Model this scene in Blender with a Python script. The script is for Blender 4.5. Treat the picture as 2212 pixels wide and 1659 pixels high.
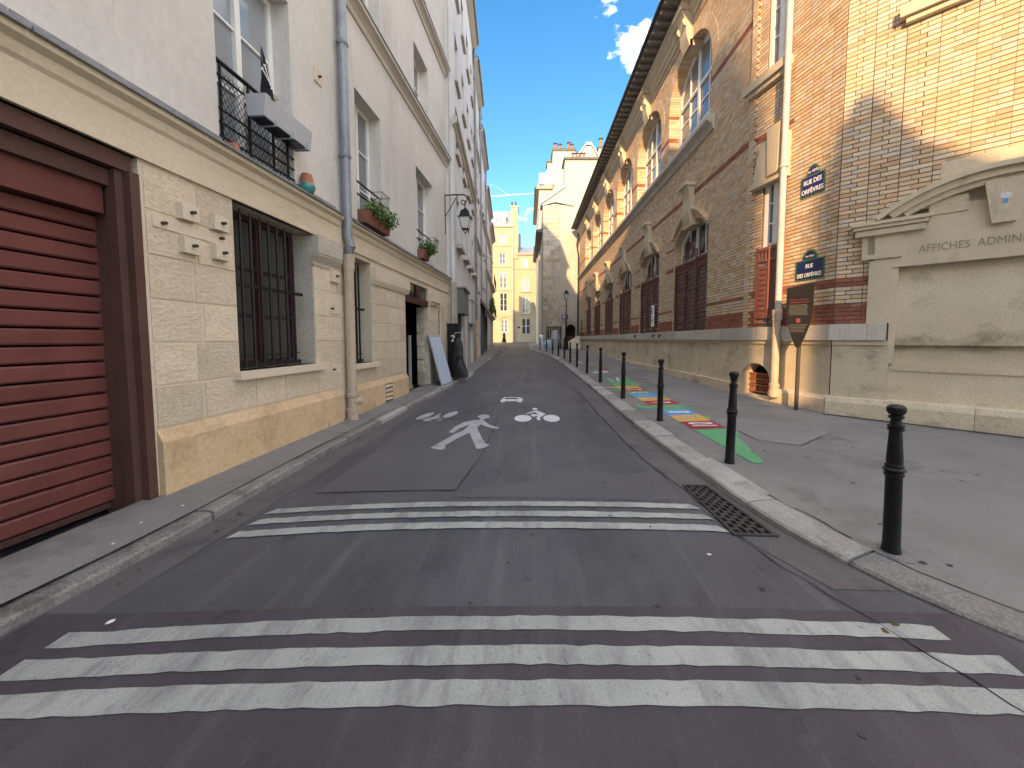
import bpy, bmesh, math, random
from mathutils import Vector, Matrix
R = math.radians
rnd = random.Random(7)
for o in list(bpy.data.objects): bpy.data.objects.remove(o)
S = bpy.context.scene
COL = S.collection
# ---------------------------------------------------------------- camera
SUN_AZ, SUN_EL = 14.0, 17.0          # degrees left of straight behind the camera; elevation
cam = bpy.data.cameras.new('camera'); camo = bpy.data.objects.new('camera', cam); COL.objects.link(camo)
cam.sensor_fit = 'HORIZONTAL'; cam.sensor_width = 36.0; cam.lens = 36.0*830/2212
cam.shift_x = -34/2212; cam.shift_y = -44.8/2212
cam.clip_start = .05; cam.clip_end = 3000
camo.location = (0, 0, 1.6); camo.rotation_euler = (R(90-3.6), 0, 0)
S.camera = camo
# ---------------------------------------------------------------- sky
W = bpy.data.worlds.new('World'); S.world = W; W.use_nodes = True
nt = W.node_tree; nt.nodes.clear()
def N(t, **k):
    n = nt.nodes.new(t)
    for a, b in k.items(): setattr(n, a, b)
    return n
sky = N('ShaderNodeTexSky', sky_type='NISHITA'); sky.sun_disc = False
sky.sun_elevation = R(SUN_EL); sky.sun_rotation = R(180+SUN_AZ)
sky.air_density = 1.15; sky.dust_density = .1; sky.ozone_density = 3.0
tc = N('ShaderNodeTexCoord'); mp = N('ShaderNodeMapping'); mp.inputs['Scale'].default_value = (1, 1, 1.9)
mp.inputs['Location'].default_value = (10.60, 12.38, 5.98); mp.inputs['Rotation'].default_value = (0, 0, R(14))
nz = N('ShaderNodeTexNoise'); nz.inputs['Scale'].default_value = 3.0; nz.inputs['Detail'].default_value = 7; nz.inputs['Roughness'].default_value = .55
rp = N('ShaderNodeValToRGB'); rp.color_ramp.elements[0].position = .53; rp.color_ramp.elements[1].position = .7
mx = N('ShaderNodeMix', data_type='RGBA'); mx.inputs[7].default_value = (21.0, 20.4, 20.0, 1)
bg = N('ShaderNodeBackground'); bg.inputs['Strength'].default_value = .15
out = N('ShaderNodeOutputWorld')
L = nt.links.new
L(tc.outputs['Generated'], mp.inputs['Vector']); L(mp.outputs['Vector'], nz.inputs['Vector']); L(nz.outputs['Fac'], rp.inputs['Fac'])
L(rp.outputs['Color'], mx.inputs[0]); hsv = N('ShaderNodeHueSaturation'); hsv.inputs['Saturation'].default_value = 1.3; hsv.inputs['Value'].default_value = .62; L(sky.outputs['Color'], hsv.inputs['Color']); L(hsv.outputs['Color'], mx.inputs[6]); L(mx.outputs[2], bg.inputs['Color']); L(bg.outputs[0], out.inputs[0])
# ---------------------------------------------------------------- sun and exposure
TOSUN = Vector((-math.sin(R(SUN_AZ))*math.cos(R(SUN_EL)), -math.cos(R(SUN_AZ))*math.cos(R(SUN_EL)), math.sin(R(SUN_EL))))
sl = bpy.data.lights.new('sun', 'SUN'); sl.energy = 2.0; sl.angle = R(.55); sl.color = (1, .69, .39)
so = bpy.data.objects.new('sun', sl); COL.objects.link(so); so.location = TOSUN*40
so.rotation_euler = TOSUN.to_track_quat('Z', 'Y').to_euler()
S.view_settings.view_transform = 'Standard'; S.view_settings.look = 'None'
S.view_settings.exposure = 1.98; S.view_settings.gamma = 1; S.view_settings.use_curve_mapping = False
S.view_settings.use_white_balance = True; S.view_settings.white_balance_temperature = 7550; S.view_settings.white_balance_tint = 14
S.render.engine = 'CYCLES'; S.cycles.diffuse_bounces = 8; S.cycles.max_bounces = 12
# ================================================================ materials
MATS = {}
def mat(name, c1, c2=None, sc=1.5, rough=.85, bump=.15, bsc=60, spec=.3, attr=False, metal=0, stain=None, fine=.18, det=6, stretch=None, bdist=.01, ov=0):
    m = bpy.data.materials.new(name); m.use_nodes = True; t = m.node_tree; n = t.nodes; l = t.links.new
    b = n['Principled BSDF']; b.inputs['Roughness'].default_value = rough; b.inputs['Metallic'].default_value = metal
    b.inputs['Specular IOR Level'].default_value = spec
    co = n.new('ShaderNodeTexCoord'); v = co.outputs['Object']
    if stretch:
        q = n.new('ShaderNodeMapping'); q.inputs['Scale'].default_value = stretch; l(v, q.inputs['Vector']); v2 = q.outputs['Vector']
    else: v2 = v
    a = n.new('ShaderNodeTexNoise'); a.inputs['Scale'].default_value = sc; a.inputs['Detail'].default_value = det; a.inputs['Roughness'].default_value = .62; l(v2, a.inputs['Vector'])
    r = n.new('ShaderNodeValToRGB'); r.color_ramp.elements[0].position = .32; r.color_ramp.elements[1].position = .68; l(a.outputs['Fac'], r.inputs['Fac'])
    r.color_ramp.elements[0].color = (*c1, 1); r.color_ramp.elements[1].color = (*(c2 or [x*1.18 for x in c1]), 1)
    col = r.outputs['Color']
    if attr:
        at = n.new('ShaderNodeAttribute'); at.attribute_name = 'bcol'
        mm = n.new('ShaderNodeMix'); mm.data_type = 'RGBA'; mm.blend_type = 'MULTIPLY'; mm.inputs[0].default_value = 1
        l(at.outputs['Color'], mm.inputs[6]); l(col, mm.inputs[7]); col = mm.outputs[2]
    f = n.new('ShaderNodeTexNoise'); f.inputs['Scale'].default_value = bsc; f.inputs['Detail'].default_value = 5; l(v2 if stretch else v, f.inputs['Vector'])
    for stain in ([] if not stain else stain if isinstance(stain, list) else [stain]):
        sc_, ssc, p0, p1, amt = stain[:5]
        s = n.new('ShaderNodeTexNoise'); s.inputs['Scale'].default_value = ssc; s.inputs['Detail'].default_value = 8; s.inputs['Roughness'].default_value = .7
        if len(stain) > 5:
            q = n.new('ShaderNodeMapping'); q.inputs['Scale'].default_value = stain[5]; l(v, q.inputs['Vector']); l(q.outputs['Vector'], s.inputs['Vector'])
        else: l(v, s.inputs['Vector'])
        sr = n.new('ShaderNodeMapRange'); sr.inputs[1].default_value = p0; sr.inputs[2].default_value = p1; sr.inputs[4].default_value = amt; l(s.outputs['Fac'], sr.inputs[0])
        mm = n.new('ShaderNodeMix'); mm.data_type = 'RGBA'; l(sr.outputs[0], mm.inputs[0]); l(col, mm.inputs[6]); mm.inputs[7].default_value = (*sc_, 1); col = mm.outputs[2]
    if fine:
        fr = n.new('ShaderNodeMapRange'); fr.inputs[1].default_value = .3; fr.inputs[2].default_value = .7; fr.inputs[3].default_value = 1-fine; fr.inputs[4].default_value = 1+fine; l(f.outputs['Fac'], fr.inputs[0])
        mm = n.new('ShaderNodeMix'); mm.data_type = 'RGBA'; mm.blend_type = 'MULTIPLY'; mm.inputs[0].default_value = 1; l(col, mm.inputs[6]); l(fr.outputs[0], mm.inputs[7]); col = mm.outputs[2]
    if ov:                                          # each piece a little lighter or darker than the next
        oi = n.new('ShaderNodeObjectInfo'); orr = n.new('ShaderNodeMapRange'); orr.inputs[3].default_value = 1-ov; orr.inputs[4].default_value = 1+ov; l(oi.outputs['Random'], orr.inputs[0])
        mm = n.new('ShaderNodeMix'); mm.data_type = 'RGBA'; mm.blend_type = 'MULTIPLY'; mm.inputs[0].default_value = 1; l(col, mm.inputs[6]); l(orr.outputs[0], mm.inputs[7]); col = mm.outputs[2]
    l(col, b.inputs['Base Color'])
    if bump:
        bp = n.new('ShaderNodeBump'); bp.inputs['Strength'].default_value = bump; bp.inputs['Distance'].default_value = bdist; l(f.outputs['Fac'], bp.inputs['Height']); l(bp.outputs['Normal'], b.inputs['Normal'])
    MATS[name] = m; return m
def glassmat(name, col, rough=.04, spec=.6):
    m = bpy.data.materials.new(name); m.use_nodes = True; t = m.node_tree; n = t.nodes; l = t.links.new; b = n['Principled BSDF']
    b.inputs['Base Color'].default_value = (*col, 1); b.inputs['Roughness'].default_value = rough; b.inputs['Specular IOR Level'].default_value = spec
    co = n.new('ShaderNodeTexCoord'); a = n.new('ShaderNodeTexNoise'); a.inputs['Scale'].default_value = 1.6; l(co.outputs['Object'], a.inputs['Vector'])
    bp = n.new('ShaderNodeBump'); bp.inputs['Strength'].default_value = .06; bp.inputs['Distance'].default_value = .05; l(a.outputs['Fac'], bp.inputs['Height']); l(bp.outputs['Normal'], b.inputs['Normal'])
    MATS[name] = m; return m
mat('asphalt', (.062, .065, .074), (.104, .108, .118), sc=.7, rough=.62, bump=.35, bsc=130, spec=.4, fine=.22, stain=[((.048, .049, .056), 1.1, .5, .64, .8, (1, .35, 1)), ((.145, .148, .158), 2.0, .53, .68, .55, (2.4, .1, 1)), ((.035, .034, .038), 5, .64, .68, .7), ((.17, .168, .17), 60, .66, .72, .5)])
mat('asphalt_patch', (.085, .087, .095), (.108, .11, .118), sc=1.3, rough=.65, bump=.35, bsc=130, spec=.38, fine=.2)
mat('resin_surface', (.053, .047, .056), (.08, .073, .083), sc=1.2, rough=.66, bump=.3, bsc=140, spec=.35, fine=.2, stain=[((.1, .097, .107), 2.2, .52, .68, .7, (2.2, .18, 1)), ((.038, .032, .037), 3.1, .58, .66, .7), ((.15, .145, .15), 70, .66, .72, .5)])
mat('gutter', (.1, .098, .1), (.135, .13, .13), sc=1.2, rough=.7, bump=.4, bsc=110, spec=.3, stain=((.06, .058, .06), 2.5, .55, .66, .6))
mat('gum', (.05, .049, .05), (.07, .068, .07), rough=.8, bump=0)
mat('crack', (.012, .012, .013), rough=.9, bump=0)
mat('mastic', (.17, .167, .162), (.235, .23, .224), sc=.8, rough=.78, bump=.3, bsc=120, spec=.3, fine=.16, stain=[((.115, .112, .11), 1.3, .54, .66, .6), ((.25, .245, .24), 1.9, .6, .72, .5), ((.06, .058, .058), 9, .66, .7, .6)])
mat('mastic_light', (.2, .197, .195), (.25, .245, .242), sc=1.1, rough=.75, bump=.3, bsc=120, fine=.14)
mat('granite', ov=0.14, c1=(.27, .263, .25), c2=(.38, .372, .355), sc=3, rough=.75, bump=.35, bsc=90, spec=.35, fine=.3, stain=((.1, .095, .088), 2.2, .54, .7, .7))
mat('granite_new', (.36, .38, .41), (.44, .46, .49), sc=5, rough=.7, bump=.3, bsc=150, fine=.25)
mat('kerb_dark', ov=0.15, c1=(.18, .174, .165), c2=(.28, .272, .26), sc=3, rough=.8, bump=.4, bsc=70, fine=.3, stain=((.06, .058, .05), 3, .5, .65, .7))
mat('road_paint', (.29, .31, .295), (.41, .43, .41), sc=2.2, rough=.7, bump=.3, bsc=120, fine=.15, stain=[((.15, .15, .155), 3.2, .48, .7, .7, (2.5, .6, 1)), ((.09, .088, .092), 26, .6, .66, .5), ((.5, .51, .5), 1.7, .58, .75, .5)])
mat('paint_worn', (.34, .35, .37), (.46, .47, .49), sc=3, rough=.7, bump=.3, bsc=120, fine=.2, stain=[((.13, .13, .14), 5, .5, .72, .75), ((.09, .09, .095), 28, .6, .66, .5)])
mat('sign_white', (.62, .63, .66), (.72, .73, .75), sc=3, rough=.65, bump=.1, bsc=120, fine=.1, stain=[((.3, .3, .31), 6, .56, .75, .5), ((.1, .1, .11), 30, .62, .66, .6)])
for k, c in dict(green=(.1, .33, .16), yellow=(.62, .36, .08), red=(.33, .035, .055), blue=(.09, .28, .58), white=(.75, .75, .75), pale=(.36, .36, .38)).items():
    mat('play_'+k, c, [x*1.15 for x in c], sc=2, rough=.7, bump=.2, bsc=120, fine=.12, stain=([x*.55+.03 for x in c], 4, .6, .78, .5))
mat('cast_iron', (.007, .007, .008), (.013, .013, .014), sc=4, rough=.46, bump=.2, bsc=60, spec=.32, fine=.2)
mat('brown_iron', (.05, .038, .03), (.07, .055, .045), sc=4, rough=.5, bump=.2, bsc=60)
mat('grate_iron', (.05, .05, .052), (.09, .088, .088), sc=6, rough=.5, bump=.3, bsc=80, metal=.3)
mat('void', (.004, .004, .004), rough=1, bump=0, fine=0)
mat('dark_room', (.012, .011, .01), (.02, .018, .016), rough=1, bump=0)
mat('brick', (.9, .9, .9), (1.08, 1.08, 1.08), sc=9, rough=.85, bump=.3, bsc=70, spec=.25, attr=True, fine=.12, stain=((.2, .15, .1), 2.4, .64, .78, .35))
mat('mortar', (.11, .085, .06), (.17, .135, .1), sc=4, rough=.95, bump=.4, bsc=80, fine=.2)
mat('school_stone', (.54, .455, .32), (.63, .535, .395), sc=1.6, rough=.85, bump=.25, bsc=50, fine=.1, stain=((.24, .19, .13), 1.6, .56, .72, .45, (1.5, 1, .4)))
mat('plinth_stone', ov=0.08, c1=(.56, .475, .34), c2=(.67, .58, .435), sc=1.1, rough=.85, bump=.3, bsc=40, fine=.14, stain=[((.2, .165, .115), 1.2, .52, .68, .7, (1, 1, 1.4)), ((.62, .57, .46), 2.2, .62, .7, .5)])
mat('ledge_stone', ov=0.1, c1=(.46, .42, .36), c2=(.56, .52, .455), sc=1.6, rough=.85, bump=.25, bsc=50, fine=.14, stain=((.18, .16, .13), 3, .55, .7, .7, (6, 1, .35)))
mat('white_joinery', (.78, .77, .73), (.84, .83, .8), sc=3, rough=.5, bump=.05, bsc=40, fine=.05, spec=.4)
mat('rust_iron', (.11, .038, .034), (.15, .055, .048), sc=6, rough=.55, bump=.2, bsc=70, fine=.2)
mat('pinkish_iron', (.26, .1, .085), (.33, .135, .115), sc=6, rough=.55, bump=.2, bsc=70, fine=.2)
mat('frosted', (.2, .19, .18), (.33, .32, .3), sc=7, rough=.3, bump=.1, bsc=30)
mat('zinc', ov=0.1, c1=(.2, .215, .24), c2=(.29, .305, .33), sc=2.5, rough=.5, bump=.15, bsc=30, metal=.35, fine=.12, stain=((.1, .105, .11), 2, .56, .7, .6))
mat('zinc_roof', (.22, .27, .34), (.3, .35, .42), sc=1.5, rough=.5, bump=.1, bsc=20, metal=.2)
mat('pipe_grey', (.42, .42, .4), (.52, .52, .5), sc=3, rough=.55, bump=.1, bsc=40, fine=.1, stain=((.25, .24, .21), 3, .58, .74, .6))
mat('pipe_buff', (.45, .35, .26), (.54, .43, .33), sc=2, rough=.6, bump=.12, bsc=40, fine=.12, stain=((.2, .1, .06), 2.6, .6, .72, .75))
mat('eave_wood', (.2, .185, .165), (.27, .25, .225), sc=4, rough=.8, bump=.2, bsc=40)
mat('slate', (.085, .078, .075), (.13, .12, .115), sc=5, rough=.7, bump=.3, bsc=40)
mat('plaster', (.585, .555, .51), (.665, .635, .59), sc=.8, rough=.9, bump=.25, bsc=14, fine=.05, stain=[((.42, .395, .36), .7, .54, .7, .6, (1.4, 1, .3)), ((.4, .37, .335), 1.6, .58, .7, .5, (5, 1, .2)), ((.5, .47, .425), 5, .6, .66, .5)], bdist=.02)
mat('plaster_blue', (.58, .57, .57), (.66, .65, .65), sc=.8, rough=.9, bump=.2, bsc=14, fine=.05, stain=((.4, .39, .38), .8, .58, .74, .4, (1.5, 1, .4)))
mat('plaster_cream', (.43, .405, .345), (.5, .475, .41), sc=.8, rough=.9, bump=.15, bsc=14, fine=.05, stain=((.3, .265, .21), .9, .58, .74, .4, (1.5, 1, .4)))
mat('cornice_pale', (.5, .455, .39), (.58, .53, .46), sc=1.5, rough=.85, bump=.15, bsc=30, fine=.07, stain=((.34, .3, .25), 1.4, .54, .7, .5, (.6, 1, 3)))
mat('cornice_paint', (.6, .5, .365), (.67, .57, .43), sc=1.5, rough=.85, bump=.15, bsc=30, fine=.07, stain=((.36, .3, .22), 1.4, .54, .7, .5, (.6, 1, 3)))
mat('ashlar', ov=0.13, c1=(.56, .46, .345), c2=(.66, .555, .43), sc=2.2, rough=.9, bump=.75, bsc=15, fine=.12, stretch=(1.6, 1, 2.6), bdist=.016)
mat('ashlar_joint', (.62, .515, .4), (.68, .575, .455), sc=2, rough=.9, bump=.3, bsc=40, fine=.08)
mat('smooth_stone', ov=0.08, c1=(.44, .395, .33), c2=(.54, .49, .41), sc=1.8, rough=.9, bump=.4, bsc=26, fine=.14, stain=((.26, .23, .19), 1.5, .56, .72, .5))
mat('ochre_plinth', (.56, .395, .24), (.65, .475, .31), sc=1.1, rough=.9, bump=.3, bsc=22, fine=.1, stain=[((.42, .3, .18), 1.8, .5, .64, .7), ((.56, .46, .34), 3, .6, .68, .6), ((.2, .16, .11), 5, .62, .68, .6)])
mat('rough_wall', ov=0.14, c1=(.4, .36, .3), c2=(.52, .47, .39), sc=2, rough=.92, bump=.8, bsc=12, fine=.2, stain=((.25, .22, .18), 1.5, .54, .7, .6), bdist=.03)
mat('rubble', ov=0.18, c1=(.38, .33, .25), c2=(.54, .48, .37), sc=3, rough=.92, bump=.8, bsc=10, fine=.2, stain=((.2, .18, .15), 1.6, .52, .68, .7), bdist=.03)
mat('garage_paint', ov=0.07, c1=(.135, .04, .036), c2=(.17, .055, .048), sc=1.6, rough=.42, bump=.12, bsc=50, spec=.4, fine=.08, stain=((.075, .026, .026), 1.2, .52, .7, .6))
mat('garage_frame', (.085, .042, .036), (.11, .055, .046), sc=3, rough=.5, bump=.12, bsc=50)
mat('maroon_wood', (.055, .02, .023), (.08, .028, .032), sc=4, rough=.55, bump=.15, bsc=50)
mat('cut_letter_shade', (.27, .225, .165), rough=.9, bump=0)  # same stone as the frame, darkened to stand in for shade in the letters
mat('trough_clay', (.19, .08, .055), (.25, .11, .075), sc=5, rough=.8, bump=.1, bsc=50)
mat('terracotta', (.4, .14, .08), (.48, .19, .11), sc=5, rough=.8, bump=.1, bsc=50)
mat('teal_glaze', (.03, .2, .17), (.06, .28, .24), sc=5, rough=.18, bump=.05, bsc=30, spec=.6)
mat('planter_grey', (.42, .43, .45), (.47, .48, .5), sc=2, rough=.6, bump=.05, bsc=40, fine=.05)
mat('black_cloth', (.012, .013, .018), (.022, .023, .03), sc=8, rough=.9, bump=.2, bsc=60)
mat('white_cloth', (.7, .7, .7), rough=.9, bump=0)
mat('leaf', (.05, .12, .025), (.13, .22, .06), sc=14, rough=.6, bump=0, fine=.3)
mat('flower', (.55, .35, .12), (.65, .5, .25), sc=14, rough=.7, bump=0, fine=.3)
mat('dark_paint', (.025, .03, .042), (.04, .046, .06), sc=2, rough=.4, bump=.05, bsc=40, spec=.45)
mat('awning', (.05, .048, .046), (.07, .066, .062), sc=2, rough=.75, bump=.1, bsc=60)
mat('green_sign', (.1, .13, .12), (.13, .16, .15), sc=2, rough=.6, bump=.05)
mat('whiteboard', (.5, .6, .76), (.54, .64, .8), sc=1.2, rough=.25, bump=0, fine=.02, spec=.5)
mat('aluminium', (.55, .56, .58), (.62, .63, .65), sc=3, rough=.35, bump=0, metal=.5)
mat('black_plastic', (.01, .01, .012), (.018, .018, .02), sc=5, rough=.3, bump=.3, bsc=12, bdist=.03)
mat('enamel_blue', (.022, .022, .14), (.028, .028, .17), sc=3, rough=.25, bump=0, fine=.05, spec=.55)
mat('enamel_navy', (.012, .024, .09), (.016, .03, .11), sc=3, rough=.25, bump=0, fine=.05, spec=.55)
mat('enamel_green', (.045, .13, .06), (.06, .16, .08), sc=3, rough=.3, bump=0, fine=.05, spec=.5)
mat('letter_white', (.8, .8, .8), rough=.5, bump=0, fine=0)
mat('letter_red', (.22, .045, .04), rough=.5, bump=0, fine=0)
mat('letter_grey', (.13, .125, .115), rough=.6, bump=0, fine=0)
mat('sign_dark', (.016, .015, .015), (.024, .022, .022), sc=3, rough=.35, bump=.03, spec=.5)
mat('yellow_wall', (.36, .32, .205), (.41, .365, .245), sc=.7, rough=.9, bump=.1, bsc=20, fine=.05, stain=((.33, .29, .2), .6, .55, .75, .5))
mat('yellow_stone', (.35, .31, .22), (.42, .375, .275), sc=1.2, rough=.9, bump=.2, bsc=20, fine=.08)
mat('curtain', (.5, .48, .46), (.62, .6, .58), sc=4, rough=.9, bump=0, stretch=(9, 9, .6))
mat('red_curtain', (.2, .05, .06), (.28, .08, .08), sc=4, rough=.9, bump=0, stretch=(9, 9, .6))
mat('plastic_white', (.7, .71, .72), (.76, .77, .78), rough=.4, bump=.1, bsc=14)
mat('plastic_blue', (.2, .42, .6), (.6, .68, .75), sc=7, rough=.35, bump=.5, bsc=14, bdist=.03)
mat('plastic_clear', (.25, .27, .29), (.5, .53, .55), sc=6, rough=.15, bump=.6, bsc=9, bdist=.04, spec=.6)
mat('canvas', (.52, .48, .36), (.62, .58, .46), sc=4, rough=.9, bump=.4, bsc=10, bdist=.03)
mat('old_wood', (.055, .05, .045), (.1, .09, .08), sc=3, rough=.8, bump=.3, bsc=30, stretch=(12, 12, 1))
mat('skin', (.45, .27, .19), rough=.6, bump=0)
mat('dark_dress', (.05, .014, .018), (.08, .02, .026), sc=12, rough=.9, bump=0)
mat('hair', (.02, .013, .01), rough=.6, bump=0)
mat('pink_steel', (.55, .38, .42), rough=.6, bump=0)
mat('lamp_glass', (.5, .52, .54), (.56, .58, .6), rough=.1, bump=0, spec=.6)
mat('litter', (.6, .6, .58), rough=.8, bump=0)
mat('dry_leaf', (.08, .05, .025), (.12, .08, .04), sc=8, rough=.9, bump=0)
mat('wood_pale', (.4, .27, .15), (.48, .33, .2), sc=5, rough=.7, bump=.1)
glassmat('glass', (.035, .04, .045)); glassmat('glass_up', (.2, .22, .24), .08, .6); glassmat('glass_sky', (.3, .33, .36), .06, .7); glassmat('glass_dim', (.07, .07, .068), .2, .4); glassmat('glass_dull', (.06, .065, .07), .22, .35); glassmat('glass_pale', (.16, .18, .2), .06); glassmat('glass_black', (.012, .013, .015), .08)  # glass_sky: pale base colour stands in for bright sky reflection
# ================================================================ helpers
class MB:
    def __init__(s): s.v = []; s.f = []; s.c = []; s.has = False
    def add(s, vs, fs, col=None):
        b = len(s.v); s.v += [tuple(p) for p in vs]; s.f += [tuple(b+i for i in f) for f in fs]
        s.c += [col or (1, 1, 1)]*len(vs)
        if col: s.has = True
        return s
    def box(s, x0, x1, y0, y1, z0, z1, col=None, back=True):
        v = [(x0, y0, z0), (x1, y0, z0), (x1, y1, z0), (x0, y1, z0), (x0, y0, z1), (x1, y0, z1), (x1, y1, z1), (x0, y1, z1)]
        f = [(0, 1, 5, 4), (1, 2, 6, 5), (3, 0, 4, 7), (4, 5, 6, 7), (3, 2, 1, 0)]
        if back: f.append((2, 3, 7, 6))
        return s.add(v, f, col)
    def quad(s, a, b, c, d, col=None): return s.add([a, b, c, d], [(0, 1, 2, 3)], col)
    def prism(s, poly, y0, y1, col=None):          # poly in x,z, counter-clockwise seen from -y
        n = len(poly); v = [(x, y0, z) for x, z in poly]+[(x, y1, z) for x, z in poly]
        f = [tuple(range(n)), tuple(range(2*n-1, n-1, -1))]+[((i+1) % n, i, n+i, n+(i+1) % n) for i in range(n)]
        return s.add(v, f, col)
    def prismx(s, poly, x0, x1, col=None):         # poly in y,z extruded along x
        n = len(poly); v = [(x0, y, z) for y, z in poly]+[(x1, y, z) for y, z in poly]
        f = [tuple(range(n)), tuple(range(2*n-1, n-1, -1))]+[((i+1) % n, i, n+i, n+(i+1) % n) for i in range(n)]
        return s.add(v, f, col)
    def prismz(s, poly, z0, z1, col=None):
        n = len(poly); v = [(x, y, z0) for x, y in poly]+[(x, y, z1) for x, y in poly]
        f = [tuple(range(n-1, -1, -1)), tuple(range(n, 2*n))]+[(i, (i+1) % n, n+(i+1) % n, n+i) for i in range(n)]
        return s.add(v, f, col)
    def tube(s, pts, r, n=8, col=None, cap=True):
        pts = [Vector(p) for p in pts]; rs = r if isinstance(r, (list, tuple)) else [r]*len(pts); vs = []
        up = Vector((0, 0, 1))
        for i, p in enumerate(pts):
            d = (pts[min(i+1, len(pts)-1)]-pts[max(i-1, 0)]).normalized()
            u = up if abs(d.dot(up)) < .95 else Vector((1, 0, 0))
            a = d.cross(u).normalized(); b = a.cross(d)
            vs += [p+(a*math.cos(6.28318*k/n)+b*math.sin(6.28318*k/n))*rs[i] for k in range(n)]
        fs = [(i*n+k, i*n+(k+1) % n, (i+1)*n+(k+1) % n, (i+1)*n+k) for i in range(len(pts)-1) for k in range(n)]
        if cap: fs += [tuple(range(n-1, -1, -1)), tuple(range((len(pts)-1)*n, len(pts)*n))]
        return s.add(vs, fs, col)
    def lathe(s, prof, n=14, c=(0, 0), col=None):
        vs = [(c[0]+r*math.cos(6.28318*k/n), c[1]+r*math.sin(6.28318*k/n), z) for r, z in prof for k in range(n)]
        m = len(prof)
        fs = [(i*n+k, i*n+(k+1) % n, (i+1)*n+(k+1) % n, (i+1)*n+k) for i in range(m-1) for k in range(n)]
        fs += [tuple(range(n-1, -1, -1)), tuple(range((m-1)*n, m*n))]
        return s.add(vs, fs, col)
    def ball(s, c, r, n=8, col=None, sz=1):
        pr = [(max(.001, r*math.sin(math.pi*i/6)), c[2]-r*sz*math.cos(math.pi*i/6)) for i in range(7)]
        return s.lathe(pr, n, (c[0], c[1]), col)
    def mesh(s, name):
        me = bpy.data.meshes.new(name); me.from_pydata(s.v, [], s.f)
        if s.has:
            a = me.color_attributes.new('bcol', 'FLOAT_COLOR', 'POINT'); a.data.foreach_set('color', [q for c in s.c for q in (c[0], c[1], c[2], 1)])
        me.update(); return me
    def build(s, name, m, parent=None, M=None, smooth=False, kind=None, label=None, hue=None):
        me = s.mesh(name); me.materials.append(MATS[m])
        if smooth: shade(me)
        return link(name, me, parent, M, kind, label)
def shade(me, ang=40):
    me.polygons.foreach_set('use_smooth', [True]*len(me.polygons))
    try: me.set_sharp_from_angle(angle=R(ang))
    except Exception: pass
def link(name, me, parent=None, M=None, kind=None, label=None):
    o = bpy.data.objects.new(name, me); COL.objects.link(o)
    if parent: o.parent = parent
    if M is not None:
        if parent: o.matrix_local = M
        else: o.matrix_world = M
    if kind: o['kind'] = kind
    if label: o['label'] = label
    return o
def tag(o, label, cat, group=None, kind=None):
    o['label'] = label; o['category'] = cat
    if group: o['group'] = group
    if kind: o['kind'] = kind
    return o
def thing(name, label, cat, loc=(0, 0, 0), rotz=0, group=None):
    o = bpy.data.objects.new(name, None); COL.objects.link(o); o.empty_display_size = .2
    o.location = loc; o.rotation_euler = (0, 0, rotz); return tag(o, label, cat, group)
def copy_tree(o, parent=None, M=None):
    c = o.copy(); COL.objects.link(c); c.parent = parent
    if M is not None: c.matrix_local = M @ o.matrix_local if parent else M
    for ch in [x for x in o.children]: copy_tree(ch, c)
    return c
T = Matrix.Translation
def frame(P, u):                                   # facade frame: x along the wall, -y out to the street
    u = Vector((u[0], u[1], 0)).normalized(); y = Vector((0, 0, 1)).cross(u)
    return Matrix(((u.x, y.x, 0, P[0]), (u.y, y.y, 0, P[1]), (0, 0, 1, 0), (0, 0, 0, 1)))
def rotz_of(u): return math.atan2(u[1], u[0])
# ---- text as mesh
def text_mesh(txt, size, depth=.002, align='CENTER', sx=1.0, bold=0):
    cu = bpy.data.curves.new('lettering', 'FONT'); cu.body = txt; cu.size = size; cu.extrude = depth; cu.align_x = align; cu.resolution_u = 3; cu.offset = bold
    o = bpy.data.objects.new('lettering', cu); COL.objects.link(o); bpy.context.view_layer.update()
    me = bpy.data.meshes.new_from_object(o.evaluated_get(bpy.context.evaluated_depsgraph_get())); bpy.data.objects.remove(o); bpy.data.curves.remove(cu)
    if sx != 1.0: me.transform(Matrix.Diagonal((sx, 1, 1, 1)))
    return me
def wall_text(txt, size, x, z, y, m, parent, M=None, depth=.002, align='CENTER', sx=1.0, name='lettering', bold=0):
    me = text_mesh(txt, size, depth, align, sx, bold); me.materials.clear(); me.materials.append(MATS[m])
    me.transform(Matrix.Rotation(R(90), 4, 'X'))
    return link(name, me, parent, (M or Matrix.Identity(4)) @ T((x, y, z)))
# ---- wall with openings.  hole: dict(x0,x1,z0,z1[,rise,seg])  z1 = crown
def arch_z(h, x):
    r = h.get('rise', 0)
    if not r: return h['z1']
    hw = (h['x1']-h['x0'])/2; xc = (h['x0']+h['x1'])/2; d = min(1, abs(x-xc)/hw); zs = h['z1']-r
    if h.get('seg'):
        rad = (hw*hw+r*r)/(2*r); return zs+math.sqrt(max(0, rad*rad-(d*hw)**2))-(rad-r)
    return zs+r*math.sqrt(max(0, 1-d*d))
def arch_half(h, z):
    r = h.get('rise', 0); hw = (h['x1']-h['x0'])/2; zs = h['z1']-r
    if z <= zs or not r: return hw
    if z >= h['z1']: return 0
    if h.get('seg'):
        rad = (hw*hw+r*r)/(2*r); return math.sqrt(max(0, rad*rad-(z-zs+rad-r)**2))
    return hw*math.sqrt(max(0, 1-((z-zs)/r)**2))
def outline(h, n=18):
    pts = [(h['x0'], h['z0']), (h['x1'], h['z0'])]
    if h.get('rise'):
        xc = (h['x0']+h['x1'])/2; hw = (h['x1']-h['x0'])/2
        for i in range(n+1):
            x = xc+hw*math.cos(math.pi*i/n) ; pts.append((x, arch_z(h, x)))
    else: pts += [(h['x1'], h['z1']), (h['x0'], h['z1'])]
    return pts
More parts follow.
